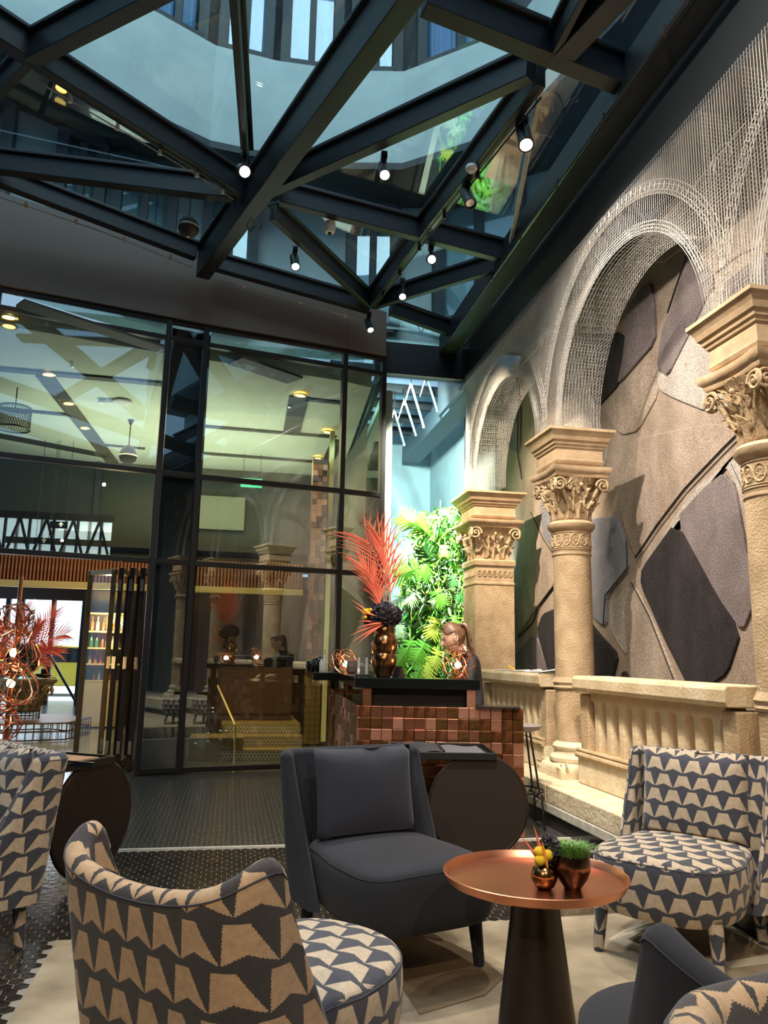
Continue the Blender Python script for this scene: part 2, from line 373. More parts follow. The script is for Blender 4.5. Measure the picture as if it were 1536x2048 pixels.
# ---------------- columns
def leafgrid(mm, M, wd, h, curl=.35, lobes=3, n=6, th=.012):
    def P(i, j):
        u = (i/6-.5)*2; v = j/n
        wv = wd*(.55+.45*sin(pi*min(1, v*1.1)))*(1-.75*max(0, v-.7)/.3)*(1+.12*cos(v*lobes*2*pi))
        return M @ Vector((u*wv/2, -.004-curl*h*(v**3)+.018*abs(u)-.014*(1 if i == 3 else 0), h*(v-.22*max(0, v-.75)/.25*curl)))
    mm.grid(P, 7, n+1)
def volute(mm, M, r=.05, turns=1.7, th=.012, wd=.03, flip=1):
    pts = []
    for k in range(26):
        t = k/25; a = turns*2*pi*t; rr = r*(1-t)**.8+.006
        pts.append(M @ Vector((flip*rr*cos(a), -.004*t*0-wd*.5*t, rr*sin(a))))
    mm.tube(pts, [th*(1-.45*k/25) for k in range(26)], 6)
    mm.lathe([(0, -.014), (.010, -.009), (.014, 0), (.010, .009), (0, .014)], c=pts[-1], n=8, cap=False)
def capital(par, half, square=False, name='capital'):
    """Corinthian capital, z 0..0.46: bell, leaves, corner volutes, abacus; half = half width of the abacus."""
    c = empty(name, (0, 0, 0)); c.parent = par
    rb = half*.62
    if square: bell = MB().sqloft([(rb*.98, 0), (rb*.99, .12), (rb*1.06, .24), (half*.86, .36), (half*.9, .37)]).build('bell', STONE, c)
    else: bell = MB().lathe([(rb*.90, 0), (rb*.92, .10), (rb*.98, .22), (half*.78, .33), (half*.88, .37)], n=28).build('bell', STONE, c)
    lv = MB(); n1 = 12
    for tier, (z0, h, wd, off, rr) in enumerate(((0.0, .17, .13, 0, rb*.96), (.07, .21, .12, .5, rb*1.0))):
        for k in range(n1):
            a = 2*pi*(k+off)/n1
            k2 = max(abs(cos(a)), abs(sin(a))); rad = rr/k2*1.0 if square else rr
            M = Matrix.Rotation(a+pi/2, 4, 'Z'); M = Matrix.Translation((rad*cos(a), rad*sin(a), z0)) @ M
            leafgrid(lv, M, wd*.82*half/.26, h*1.05, .42)
    # small leaves and fruit in the upper zone of each face
    for f in range(4):
        Mf = Matrix.Rotation(f*pi/2, 4, 'Z')
        for (px, pz, s_) in ((0, .315, 1.2), (-.07, .28, .9), (.07, .28, .9), (-.035, .345, .7), (.035, .345, .7), (0, .24, 1), (-.10, .33, .7), (.10, .33, .7), (-.045, .21, .8), (.045, .21, .8)):
            M = Mf @ Matrix.Translation((px*half/.26, -half*(.70+.25*(pz-.2)), pz-.02)) @ Matrix.Rotation(R.uniform(-.7, .7), 4, 'Y')
            leafgrid(lv, M, .065*s_*half/.26, .072*s_, .5, 2, 4)
        lv.lathe([(0, -.02), (.014, -.012), (.018, 0), (.012, .014), (0, .02)], c=Mf @ Vector((0, -half*.86, .30)), n=8, cap=False)
    o = lv.build('carved_leaves', STONE, c, fix=False); m = o.modifiers.new('solid', 'SOLIDIFY'); m.thickness = .012
    v0_ = 0
    for f in range(4):
        Mf = Matrix.Rotation(f*pi/2, 4, 'Z')
        for sx in (-1, 1):
            vm = MB(); M = Mf @ Matrix.Translation((sx*half*.74, -half*.86, .295)); volute(vm, M, half*.21, flip=-sx, th=half*.045)
            p = [Mf @ Vector((sx*half*(.30+.1*k), -half*(.62+.04*k), .10+.055*k)) for k in range(5)]; vm.tube(p, [.012, .014, .016, .018, .016], 6); vm.build('volute', STONE, c)
    ab = MB(); out = []
    NS = 10
    for f in range(4):
        for k in range(NS):
            t = k/NS; x = (t*2-1); d = 1-(.13 if not square else .05)*(1-x*x)
            v = Matrix.Rotation(f*pi/2, 4, 'Z') @ Vector((x*.96, -d, 0)); out.append((v.x, v.y))
    b = 0
    prof = ((.90, .37), (.93, .385), (.93, .40), (1.0, .415), (1.03, .44), (1.03, .46))
    for s_, z in prof: ab.v += [(x*half*s_, y*half*s_, z) for x, y in out]
    n = len(out)
    for i in range(len(prof)-1):
        for k in range(n): j = (k+1) % n; ab.face((i*n+k, i*n+j, (i+1)*n+j, (i+1)*n+k))
    ab.face(range(n)); ab.face(range(len(prof)*n-1, (len(prof)-1)*n-1, -1))
    ab.build('abacus', STONE_S, c, smooth=True)
    return c
def impost(par, half, z0, h=.40):
    p = [(.70, 0), (.70, .10), (.74, .12), (.77, .18), (.77, .22), (.745, .235), (.75, .50), (.79, .52), (.81, .58), (.845, .60), (.86, .66), (.91, .70), (.95, .80), (1.0, .88), (1.06, .93), (1.06, 1.0)]
    return MB().sqloft([(half*a, z0+h*b) for a, b in p]).build('impost_block', STONE_S, par, smooth=False)
def column(x, y, label, topz=3.222, sq=False):
    t = empty('stone_pilaster' if sq else 'stone_column', (x, y, .30), 0, label, 'pilaster' if sq else 'column', None if sq else 'round columns of the arcade')
    H = topz-.30; zi = H-.37; zc = zi-.42
    if sq:
        half = .34; r = .235
        MB().sqloft([(r, 0), (r, zc-.30)]).build('shaft', STONE, t, smooth=False)
        MB().sqloft([(r*.98, zc-.30), (r*1.03, zc-.29), (r*1.03, zc-.27), (r*.99, zc-.26), (r*.99, zc-.08), (r*1.06, zc-.07), (r*1.08, zc-.02), (r*1.02, zc)]).build('necking', STONE_S, t, smooth=False)
        band = MB()
        for f in range(4):
            Mf = Matrix.Rotation(f*pi/2, 4, 'Z')
            for k in range(7):
                cx = (k-3)*.062
                band.tube([Mf @ Vector((cx+.026*cos(a*pi/5), -r*1.0, zc-.165+.035*sin(a*pi/5))) for a in range(10)], .006, 4, closed=True)
                band.tube([Mf @ Vector((cx+.016*(1 if q % 2 else .5)*cos(q*pi/5), -r*1.0, zc-.165+.02*(1 if q % 2 else .5)*sin(q*pi/5))) for q in range(10)], .004, 4, closed=True)
        band.build('carved_band', STONE, t)
    else:
        half = .27; r = .163
        MB().box((0, 0, .025), (.51, .51, .05)).build('plinth', BENCH, t, smooth=False)
        bm = MB().sqloft([(.25, .05), (.25, .065), (.235, .085), (.20, .11)])
        for f in range(4):
            Mf = Matrix.Rotation(f*pi/2, 4, 'Z')
            for sx in (-1, 1):
                for q in range(3):
                    M = Mf @ Matrix.Translation((sx*.15+sx*.03*q, -.19-.012*q, .06)) @ Matrix.Rotation(sx*(.5+.3*q), 4, 'Y') @ Matrix.Rotation(-.5, 4, 'X')
                    leafgrid(bm, M, .07, .075, .5, 2, 4)
        bm.build('plinth_leaves', BENCH, t)
        MB().lathe([(.20, .10), (.222, .12), (.226, .145), (.21, .168), (.188, .175), (.182, .20), (.196, .215), (.20, .235), (.188, .255), (.172, .262), (r, .275)], n=32).build('base_moulding', BENCH, t)
        MB().lathe([(r, .27), (r*1.0, .86), (r*1.0, zc-.30)], n=40).build('shaft', STONE, t)
        MB().lathe([(r+.012, .70), (r+.02, .715), (r+.012, .73), (r+.014, .74), (r+.024, .755), (r+.014, .775), (r+.002, .80)], n=40, cap=False).build('ring_moulding', STONE, t)
        MB().lathe([(r, zc-.30), (r+.008, zc-.295), (r+.008, zc-.28), (r+.001, zc-.275), (r+.003, zc-.27), (r+.003, zc-.09), (r+.02, zc-.08), (r+.042, zc-.05), (r+.045, zc-.025), (r+.02, zc)], n=40).build('necking', STONE_S, t)
        band = MB(); n = 14
        for k in range(n):
            a0 = 2*pi*k/n
            def cp(u, v): a = a0+u/r; return ((r+.004)*cos(a), (r+.004)*sin(a), zc-.17+v)
            band.tube([cp(.034*cos(a*pi/6), .05*sin(a*pi/6)) for a in range(12)], .0075, 4, closed=True)
            band.tube([cp(.022*(1 if q % 2 else .5)*cos(q*pi/5), .032*(1 if q % 2 else .5)*sin(q*pi/5)) for q in range(10)], .005, 4, closed=True)
        for zz in (-.235, -.105, -.25): band.tube([((r+.004)*cos(a*pi/20), (r+.004)*sin(a*pi/20), zc+zz) for a in range(40)], .006, 4, closed=True)
        band.build('carved_band', STONE, t)
    c = capital(t, half*(1.0 if not sq else .97), sq); c.location = (0, 0, zc)
    impost(t, half*1.06 if not sq else half, zi+.03, .34)
    return t
column(2.90, 6.37, 'round limestone column in mid arcade with leafy capital')
column(2.90, 3.71, 'round limestone column at the right edge with large carved capital')
column(2.96, 8.84, 'square limestone pilaster with carved capital beside the living wall', 3.16, True)
column(2.90, 1.05, 'round limestone column nearest the camera, outside the right edge')
# ---------------- arcade of wire mesh above the capitals
TOPZ = 4.66
ARC = [(2.38, 1.08), (5.04, 1.08), (7.60, .95)]
wire = MB()
def w1(a, b, th=.0028): # thin three sided wire
    a, b = Vector(a), Vector(b); d = (b-a)
    if d.length < .01: return
    d.normalize(); n1 = d.cross(Vector((.3, .5, .81))).normalized(); n2 = d.cross(n1); o = len(wire.v)
    for p in (a, b):
        for k in range(3): g = 2*pi*k/3; wire.v.append(tuple(p+(n1*cos(g)+n2*sin(g))*th*.37))
    for k in range(3): j = (k+1) % 3; wire.face((o+k, o+j, o+3+j, o+3+k))
def opening(y, grow=0, back=0):
    z = 3.225
    for yc, r in ARC:
        rr = r+grow
        if abs(y-yc) < rr: z = max(z, 3.225+sqrt(rr*rr-(y-yc)**2))
    return z
def sheet(X, y0, y1, grow=0, step=.026, ztop=TOPZ, th=.0028, zmin=3.225):
    y = y0
    while y <= y1:
        zo = max(opening(y, grow), zmin)
        if zo < ztop-.02: w1((X, y, zo), (X, y, ztop), th)
        y += step
    z = zmin+step
    while z < ztop:
        segs = [(y0, y1)]
        for yc, r in ARC:
            rr = r+grow; dz = z-3.225
            if dz < rr:
                hw = sqrt(rr*rr-dz*dz); ns = []
                for a, b in segs:
                    if b <= yc-hw or a >= yc+hw: ns.append((a, b))
                    else:
                        if a < yc-hw: ns.append((a, yc-hw))
                        if b > yc+hw: ns.append((yc+hw, b))
                segs = ns
        for a, b in segs: w1((X, a, z), (X, b, z), th)
        z += step
Y0, Y1 = 1.3, 8.83
sheet(2.72, Y0, Y1); sheet(3.08, Y0, Y1, step=.03)
sheet(2.68, Y0, Y1, grow=.24, zmin=3.5)
def arcline(X, yc, r, th=.004, a0=0, a1=pi, z=3.225, n=36):
    p = [(X, yc+r*cos(a0+(a1-a0)*k/n), min(TOPZ, z+r*sin(a0+(a1-a0)*k/n))) for k in range(n+1)]
    for a, b in zip(p, p[1:]): w1(a, b, th)
for yc, r in ARC:
    for X in (2.72, 2.70): 
        for dr in (0, .022, .045, .07): arcline(X, yc, r+dr, .0045)
    for dr in (.24, .265, .30, .33): arcline(2.68, yc, r+dr, .004)
    for q in range(14): arcline(2.72+.36*q/13, yc, r, .0026)                 # intrados
    for k in range(61):
        a = pi*k/60; y, z = yc+r*cos(a), 3.225+r*sin(a); w1((2.72, y, z), (3.08, y, z), .0026)
    # little square dentils along the outer ring
    for k in range(64):
        a = pi*k/64
        for dr in (.27,):
            w1((2.67, yc+(r+dr)*cos(a), min(TOPZ, 3.225+(r+dr)*sin(a))), (2.67, yc+(r+dr+.045)*cos(a), min(TOPZ, 3.225+(r+dr+.045)*sin(a))), .007)
# piers and cross vaults from each column towards the wall
for yc in (8.75, 6.37, 3.71):
    for s_ in (-.2, .2):
        y = yc+s_
        for k in range(12):
            x = 2.72+k*.033; w1((x, y, 3.225), (x, y, TOPZ), .0026)
        z = 3.25
        while z < TOPZ: w1((2.72, y, z), (3.08, y, z), .0026); z += .03
    # quadrant ribs springing across the bay with a spiral
for yc in (6.37, 3.71, 8.6):
    p = [(2.66, yc-.05+(.11-.0035*t)*cos(t*.55), 4.12+(.11-.0035*t)*sin(t*.55)) for t in range(28)]
    for a, b in zip(p, p[1:]): w1(a, b, .005)
# coarse square border at the far end
for k in range(5): w1((2.67, 8.75-.03*k, 3.25), (2.67, 8.75-.03*k, 4.5-.03*k), .004)
for (za, ya, zb, yb) in ((4.64, 4.6, 4.1, 6.2), (4.4, 5.6, 3.95, 6.25)):
    pass
# bright diagonal cables
w1(X_(1385, 376, 2.66), X_(1492, 243, 2.66), .007); w1(X_(1041, 734, 2.66), X_(1082, 689, 2.66), .008)
arc = wire.build('wire_mesh_arcade', WIRE, smooth=False, fix=False)
tag(arc, 'fine galvanised wire mesh arches standing above the stone capitals', 'wire sculpture', kind='stuff')
# ---------------- tapestry wall
def carpet(name, c1, c2):
    m = mat(name, c1, .97, spec=.15); N = m.node_tree.nodes; L = m.node_tree.links; b = N['Principled BSDF']; tc = N.new('ShaderNodeTexCoord')
    def nz(sc, det, stretch=None):
        n = N.new('ShaderNodeTexNoise'); n.inputs['Scale'].default_value = sc; n.inputs['Detail'].default_value = det; n.inputs['Roughness'].default_value = .65
        if stretch: mp = N.new('ShaderNodeMapping'); mp.inputs['Scale'].default_value = stretch; L.new(tc.outputs['Object'], mp.inputs[0]); L.new(mp.outputs[0], n.inputs['Vector'])
        else: L.new(tc.outputs['Object'], n.inputs['Vector'])
        return n
    def rp(n, p0, p1, a, c):
        r = N.new('ShaderNodeValToRGB'); r.color_ramp.elements[0].position = p0; r.color_ramp.elements[1].position = p1; r.color_ramp.elements[0].color = (*a, 1); r.color_ramp.elements[1].color = (*c, 1); L.new(n.outputs[0], r.inputs[0]); return r
    r1 = rp(nz(2.6, 6, (1, 1, .6)), .35, .68, c1, c2); r2 = rp(nz(85, 4), .36, .64, (.52, .50, .48), (1.25, 1.25, 1.25))
    mx = N.new('ShaderNodeMix'); mx.data_type = 'RGBA'; mx.blend_type = 'MULTIPLY'; mx.inputs[0].default_value = 1; L.new(r1.outputs[0], mx.inputs[6]); L.new(r2.outputs[0], mx.inputs[7]); L.new(mx.outputs[2], b.inputs['Base Color'])
    bp = N.new('ShaderNodeBump'); bp.inputs['Strength'].default_value = .7; bp.inputs['Distance'].default_value = .008; L.new(nz(130, 3).outputs[0], bp.inputs['Height']); L.new(bp.outputs[0], b.inputs['Normal'])
    return m
T_TA = carpet('taupe_pile', (.28, .215, .165), (.46, .37, .30)); T_LG = carpet('light_grey_pile', (.34, .305, .27), (.50, .45, .40))
T_PU = carpet('plum_grey_pile', (.15, .125, .125), (.24, .20, .20)); T_DK = carpet('charcoal_pile', (.024, .021, .022), (.050, .043, .045))
T_SL = carpet('slate_pile', (.18, .18, .21), (.28, .28, .31)); T_BL = mat('teal_pile', (.10, .20, .24), .95, col2=(.20, .34, .38), nscale=8, bump=.6, bscale=40)
XT = 3.60
tap = empty('wall_tapestry', (XT, 5, .3), 0, 'huge carved wool wall tapestry in taupe, plum and charcoal shapes behind the columns', 'tapestry')
MB().box((.05, -.05, 2.4), (.10, 14.0, 5.0)).build('ground', T_TA, tap, smooth=False)
def a2(x, y): return (900+x/2.415, 900+y/2.415)
def a1(x, y): return (900+x/2.415, 200+y/2.415)
def tp(pts, depth, m, conv=None):
    q = []
    for p in pts:
        if conv: p = conv(*p)
        v = X_(p[0], p[1], XT-depth); q.append((v.y-5, v.z-.3))
    # round the outline (one Chaikin pass)
    o2 = []
    for i in range(len(q)):
        a, b = q[i], q[(i+1) % len(q)]
        o2 += [(a[0]*.86+b[0]*.14, a[1]*.86+b[1]*.14), (a[0]*.14+b[0]*.86, a[1]*.14+b[1]*.86)]
    o = MB().prism(o2, -depth*.7, .01, 'x').build('panel', m, tap, smooth=False); bevel(o, .012, 3); return o
tp([(1080,330),(1215,180),(1310,108),(1365,170),(1410,420),(1468,720),(1400,880),(1290,720)], .035, T_PU, a2)
tp([(1085,335),(1395,880),(1330,1080),(1235,1145),(1150,1160),(1020,900),(912,650),(918,570)], .03, T_DK, a2)
tp([(640,330),(795,320),(835,460),(850,570),(745,700),(742,850),(700,830),(600,700)], .05, T_SL, a2)
tp([(410,870),(440,790),(505,762),(620,770),(705,885),(800,990),(770,1120),(480,1120)], .045, T_DK, a2)
tp([(800,1130),(828,1058),(862,1130)], .045, T_DK, a2)
tp([(845,700),(880,650),(960,800),(1085,1110),(1140,1190),(870,1180),(835,850)], .03, T_TA, a2)
tp([(1300,1230),(1520,860),(1560,1230)], .03, T_TA, a2)
tp([(300,1000),(405,880),(480,1080),(470,1180),(300,1180)], .035, T_PU, a2)
tp([(890,525),(1000,360),(1130,190),(1310,0),(1420,-110),(1250,-130),(900,-60),(760,30),(790,200),(850,420)], .02, T_TA, a2)
tp([(770,740),(860,650),(830,800),(850,1000),(800,930),(765,850)], .025, T_LG, a2)
tp([(960,560),(1060,390),(1330,60),(1440,-60),(1520,100),(1440,350),(1370,140),(1320,80),(1210,160),(1080,320)], .022, T_LG, a2)
tp([(300,260),(500,200),(505,640),(400,780),(330,890),(290,900)], .03, T_TA, a2)
tp([(430,220),(505,200),(520,500),(440,420)], .045, T_SL, a2)
tp([(1155,700),(1200,760),(1262,880),(1180,1060),(1040,1335),(985,1280),(1015,1100),(1060,1000)], .05, T_PU, a1)
tp([(960,880),(975,1000),(980,1165),(835,1335),(800,1370),(825,1240),(850,1000),(900,920)], .045, T_PU, a1)
tp([(640,1130),(830,1120),(845,1250),(805,1375),(700,1490),(650,1350)], .035, T_DK, a1)
tp([(990,1300),(1045,1345),(1150,1130),(1265,900),(1330,1050),(1400,1470),(1230,1505),(1070,1440),(1000,1400)], .03, T_LG, a1)
tp([(500,1500),(640,1200),(660,1400),(700,1500),(760,1700),(700,1900),(560,1750)], .02, T_LG, a1)
tp([(730,1500),(800,1400),(980,1190),(985,1290),(1000,1420),(900,1600),(820,1620)], .025, T_TA, a1)
tp([(320,1340),(335,1500),(330,1700),(280,1690),(230,1560),(270,1450)], .04, T_PU, a1)
tp([(1060,200),(1300,100),(1500,0),(1540,300),(1500,700),(1380,750),(1260,850),(1160,680),(1000,800),(900,700)], .03, T_TA, a1)
tp([(1290,900),(1540,700),(1580,1300),(1420,1400),(1360,1150)], .045, T_PU, a1)
def seam(pts, conv, m=None, r=.009, d=.025):
    d *= .7; p = [X_(*conv(*q), XT-d)-Vector((XT, 5, .3)) for q in pts]
    MB().tube(p, r, 5).build('carved_groove', m or BLACK, tap)
seam([(330,905),(400,830),(430,750),(505,650)], a2); seam([(895,520),(1000,360),(1130,190),(1310,0),(1420,-110)], a2, d=.045)
seam([(850,440),(855,570),(750,700),(740,850)], a2, d=.052); seam([(875,640),(960,800),(1080,1110)], a2, r=.006, d=.035)
seam([(1350,60),(1430,230),(1480,480),(1500,700)], a2, r=.005, d=.04); seam([(390,300),(450,430),(510,520)], a2, r=.006, d=.035)

seam([(1155,720),(1100,880),(1050,1030)], a1, d=.055); seam([(320,1340),(330,1480),(325,1700),(345,1830)], a1, d=.045)
o = MB().prism([(4.78, .5), (4.98, .5), (5.02, 1.2), (4.97, 2.2), (4.80, 2.25)], -.42, -.1, 'x').build('side_fold', T_BL, tap, smooth=False); bevel(o, .03, 3)
o = MB().prism([(4.80, 2.27), (4.98, 2.27), (5.05, 2.7), (4.9, 2.95), (4.80, 2.6)], -.40, -.1, 'x').build('side_fold', T_BL, tap, smooth=False); bevel(o, .03, 3)
# ---------------- walls
tag(MB().box((3.75, 12.1, 3.2), (.1, 5.0, 6.4)).build('wall_right', TEALW, smooth=False), kind='structure')
tag(MB().box((2.7, 14.65, 3.2), (2.2, .1, 6.4)).build('wall_back', TEALW, smooth=False), kind='structure')
tag(MB().box((3.85, 2.4, 3.2), (.1, 14.4, 6.4)).build('wall_right_near', DWALL, smooth=False), kind='structure')
tag(MB().box((-6.3, 2.4, 3.2), (.1, 12, 6.4)).build('wall_left', DWALL, smooth=False), kind='structure')
tag(MB().box((-1.2, -3.6, 3.2), (10.2, .1, 6.4)).build('wall_rear', DWALL, smooth=False), kind='structure')
# ---------------- glass roof
def rz(x, off=0): return 5.3-.1*(x-1.65)+off
def RF(x, y, off=0):
    d = ray(x, y); n = Vector((.1, 0, 1)); P = Vector((1.65, 0, 5.3+off)); return CAM + d*((P-CAM).dot(n)/d.dot(n))
roof = empty('ceiling_roof', (0, 0, 0), kind='structure')
def beam(a, b, wd=.10, ht=.24, off=0, ext=(0, 0), name='steel_beam', m=STEEL, flange=True):
    A, B = RF(*a, off), RF(*b, off); d = (B-A).normalized(); A = A-d*ext[0]; B = B+d*ext[1]
    up = Vector((0, 0, 1)); k = MB(); u = Vector((0, 0, ht/2))
    k.bar(A+u, B+u, wd, ht)
    if flange: k.bar(A+Vector((0, 0, ht-.02)), B+Vector((0, 0, ht-.02)), wd+.07, .035)
    o = k.build(name, m, roof, smooth=False); bevel(o, .006); return o
beam((418, 540), (868, -60), .15, .36, -.14, (.25, 4), 'main_beam')
beam((62, 128), (490, 398), .10, .22); beam((-60, 338), (470, 402), .11, .22, ext=(1, 0))
beam((62, 128), (372, -30), .12, .24, ext=(0, 2)); beam((62, 128), (-60, 250), .07, .2, ext=(0, .5)); beam((62, 128), (-60, 50), .12, .24, ext=(0, 1))
beam((492, 338), (468, -10), .045, .22, ext=(0, 2), name='glazing_bar')
beam((0, 372), (392, 520), .10, .2, ext=(1, 0)); beam((430, 540), (738, 626), .10, .2)
beam((530, 395), (1062, 158), .10, .22); beam((850, 22), (1248, 182), .13, .24)
beam((560, 408), (1003, 522), .09, .22); beam((545, 440), (740, 618), .07, .2)
beam((742, 618), (860, 458), .08, .22); beam((860, 458), (1082, 172), .08, .22); beam((1100, 130), (1172, -10), .05, .2, ext=(0, 1.5))
beam((748, 618), (1003, 540), .07, .2); beam((1125, 122), (1255, -15), .16, .2, ext=(0, 1.5))
beam((1083, 178), (1021, 495), .035, .06, .04, name='glazing_bar', m=CURB, flange=False)
beam((780, 630), (900, 672), .07, .2)
# beams of the roof behind the camera, same grid
for i in range(3):
    y = 1.9-2.0*i; o = MB().bar((-5.5, y+1.2, rz(-5.5, .12)), (2.6, y, rz(2.6, .12)), .12, .24).build('steel_beam', STEEL, roof, smooth=False)
def rpane(poly):
    k = MB(); b = len(poly); k.v += [(x, y, rz(x, .235)) for x, y in poly]+[(x, y, rz(x, .247)) for x, y in poly]
    k.face(range(b)); k.face(range(2*b-1, b-1, -1))
    for i in range(b): j = (i+1) % b; k.face((i, b+i, b+j, j))
    k.build('glass_pane', RGLASS, roof, smooth=False)
mb0, mb1 = RF(418, 540), RF(868, -60); dm = (mb1-mb0)
def mx(y): return mb0.x+dm.x*(y-mb0.y)/dm.y
edges = [9.6, 7.0, 5.4, 4.45, 2.9, .9, -1.2, -3.5]
for a, b in zip(edges, edges[1:]):
    rpane([(-6.2, b+.002), (mx(b)-.002, b+.002), (mx(a)-.002, a-.002), (-6.2, a-.002)])
    if mx(b) < 2.55: rpane([(mx(b)+.002, b+.002), (2.62, b+.002), (2.62, a-.002), (mx(a)+.002, a-.002)])
    else: rpane([(min(mx(a), 2.6)+.002, a-.002), (2.62, a-.002), (2.62, b+.002)])
# edge beam along the arcade, fascia down to the mesh
k = MB().bar((2.60, -3.5, 5.28), (2.60, 9.4, 5.28), .22, .26).bar((2.50, -3.5, 5.17), (2.50, 9.4, 5.17), .06, .05)
bevel(k.build('edge_beam', STEEL, roof, smooth=False), .006)
DF = mat('dark_glossy_fascia', (.022, .026, .03), .28)
y = -3.5
while y < 9.3:
    MB().box((2.80, y+.78, 4.93), (.05, 1.55, .52)).build('fascia_panel', DF, roof, smooth=False); y += 1.56
MB().box((2.79, 2.9, 4.66), (.12, 12.8, .03)).build('fascia_edge', STEEL, roof, smooth=False)
MB().box((3.25, 2.9, 5.22), (.95, 12.8, .05)).build('soffit', DWALL, roof, smooth=False)
# end beam and the lower roof beyond
v0, v1 = Y_(768, 690, 9.35), Y_(948, 742, 9.35)
MB().box((2.25, 9.40, 5.02), (1.25, .12, .44)).build('end_beam', STEEL, roof, smooth=False)
MB().box((2.25, 9.33, 4.80), (1.25, .02, .012)).build('end_beam_trim', CURB, roof, smooth=False)
bevel(MB().box((3.25, 11.9, 5.12), (.34, 4.9, .36)).build('duct_box', mat('blue_grey_duct', (.12, .17, .20), .5), roof, smooth=False), .005)
for i in range(6):
    MB().bar((1.2, 9.9+.75*i, 5.35), (3.1, 9.9+.75*i, 5.35), .08, .14).build('steel_beam', STEEL, roof, smooth=False)
MB().box((2.2, 12.0, 5.47), (3.0, 5.2, .012)).build('glass_pane', RGLASS, roof, smooth=False)
# hanging rods
for i, (a, b) in enumerate((((822, 768), (847, 852)), ((853, 752), (874, 820)), ((809, 800), (831, 868)), ((789, 822), (808, 888)))):
    A, B = Y_(*a, 10.6+.25*i), Y_(*b, 10.9+.25*i)
    t = empty('hanging_rod', A, 0, ['steel rod hanging beside the duct, second from its near end', 'steel rod hanging nearest the duct box', 'steel rod hanging left of the middle, looped white cable', 'lowest steel rod hanging beside the glass corner'][i], 'rod', 'rods hanging from the far roof')
    MB().tube([(0, 0, 0), B-A], .018, 8).build('rod', mat('pale_steel', (.5, .6, .6), .35, .7), t)
    MB().tube([(B-A)+Vector((0, -.012, -.012)), (B-A)+Vector((0, -.012, -.035))], .017, 8).build('tip', WHITE, t)
    MB().tube([Vector((.0, 0, .0))+Vector((-.10*sin(pi*q/10), 0, -.36*sin(pi*q/10)+.05*q/10)) for q in range(11)], .004, 5).build('cable', WHITE, t)
    MB().tube([Vector((0, 0, 5.3-A.z)), Vector((0, 0, 0))], .010, 6).build('hanger', STEEL, t)
# conduit with clips under the edge beam and along the fascia, hooks
PALEM = mat('pale_metal', (.45, .42, .38), .4, .6)
def conduit(pts, label, name='conduit', r=.012, n=7, m=STEEL):
    t = empty(name, pts[0], 0, label, 'conduit'); p0 = Vector(pts[0])
    MB().tube([Vector(p)-p0 for p in pts], r, 8).build('pipe', m, t); cl = None
    for i in range(n):
        q = (i+.5)/n*(len(pts)-1); a = int(q); P = Vector(pts[a]).lerp(Vector(pts[a+1]), q-a)-p0
        k = MB().box((0, 0, r+.012), (.022, .03, .05)).box((0, 0, 0), (.034, .022, .034))
        if cl is None: cl = k.build('clip', WHITE if m is PALEM else DISCM, t, smooth=False, loc=P)
        else: inst(cl, t, loc=P)
conduit([(2.46, -1.5, 5.10), (2.46, 9.2, 5.10)], 'dark round conduit with clips running under the roof edge beam', r=.017, n=13, m=mat('conduit_metal', (.10, .11, .12), .25, .9))
PALEM = mat('pale_metal', (.45, .42, .38), .4, .6)
conduit([RF(0, 395, -.05), RF(200, 462, -.05), RF(385, 535, -.05)], 'thin wire conduit on pale clips along the left brown fascia', r=.006, n=4, m=PALEM)
conduit([RF(430, 558, -.05), RF(600, 605, -.05), RF(735, 645, -.05)], 'thin wire conduit on pale clips along the right brown fascia', r=.006, n=3, m=PALEM)
conduit([RF(90, 172, -.03), RF(250, 265, -.03), RF(385, 345, -.03), RF(470, 400, -.03)], 'thin pale conduit strung along the diagonal beam at upper left', r=.006, n=5, m=PALEM)
conduit([RF(1082, 195, -.04), RF(860, 470, -.04), RF(750, 612, -.04)], 'thin conduit along the beam carrying the spotlights', r=.008, n=6)
# ---------------- spotlights and ceiling devices
def spotlamp(px, aim, label, s=1.0, lit=True, D=None):
    A = RF(*px, -.02) if D is None else D_(px[0], px[1], D)
    t = empty('spotlight', A, 0, label, 'spotlight', 'black cylinder spotlights on the roof beams')
    MB().box((0, 0, .03), (.05, .05, .06)).box((0, 0, -.03), (.025, .05, .10)).build('bracket', BLACK, t, smooth=False)
    d = (Vector(aim)-A).normalized(); q = d.to_track_quat('Z', 'Y').to_matrix().to_4x4(); q.translation = Vector((0, 0, -.10))
    h = MB().lathe([(.0, -.10), (.042, -.10), (.046, -.09), (.046, .08), (.050, .10), (.050, .115), (.040, .115), (.036, .09), (0, .085)], n=20, cap=False)
    h.v = [tuple(q @ (Vector(v)*s)) for v in h.v]; h.build('housing', BLACK, t)
    l = MB().lathe([(0, .092), (.034, .092), (.034, .10), (0, .101)], n=16, cap=False); l.v = [tuple(q @ (Vector(v)*s)) for v in l.v]
    l.build('lens', LENS if lit else CHROME, t)
spotlamp((487, 320), (.8, 1.0, 1.5), 'lit black spotlight hanging at the junction beside the main beam', 1.15)
spotlamp((768, 318), (.9, 2.0, 0), 'black spotlight hanging from the diagonal beam, right of the main beam')
spotlamp((1048, 248), (1.6, 2.4, 0), 'largest black spotlight below the beam crossing at upper right', 1.2)
spotlamp((935, 372), (2.2, 2.8, 0), 'black spotlight below the white smoke detector', 1.1, False)
spotlamp((862, 500), (.6, 0, 1.2), 'brightest lit spotlight pointing at the camera, at mid roof', 1.0)
spotlamp((590, 505), (.9, 4.0, 0), 'black spotlight on the thin diagonal beam, right of the main beam end')
spotlamp((805, 568), (1.0, 4.0, 0), 'small lit spotlight above the fascia corner', .9)
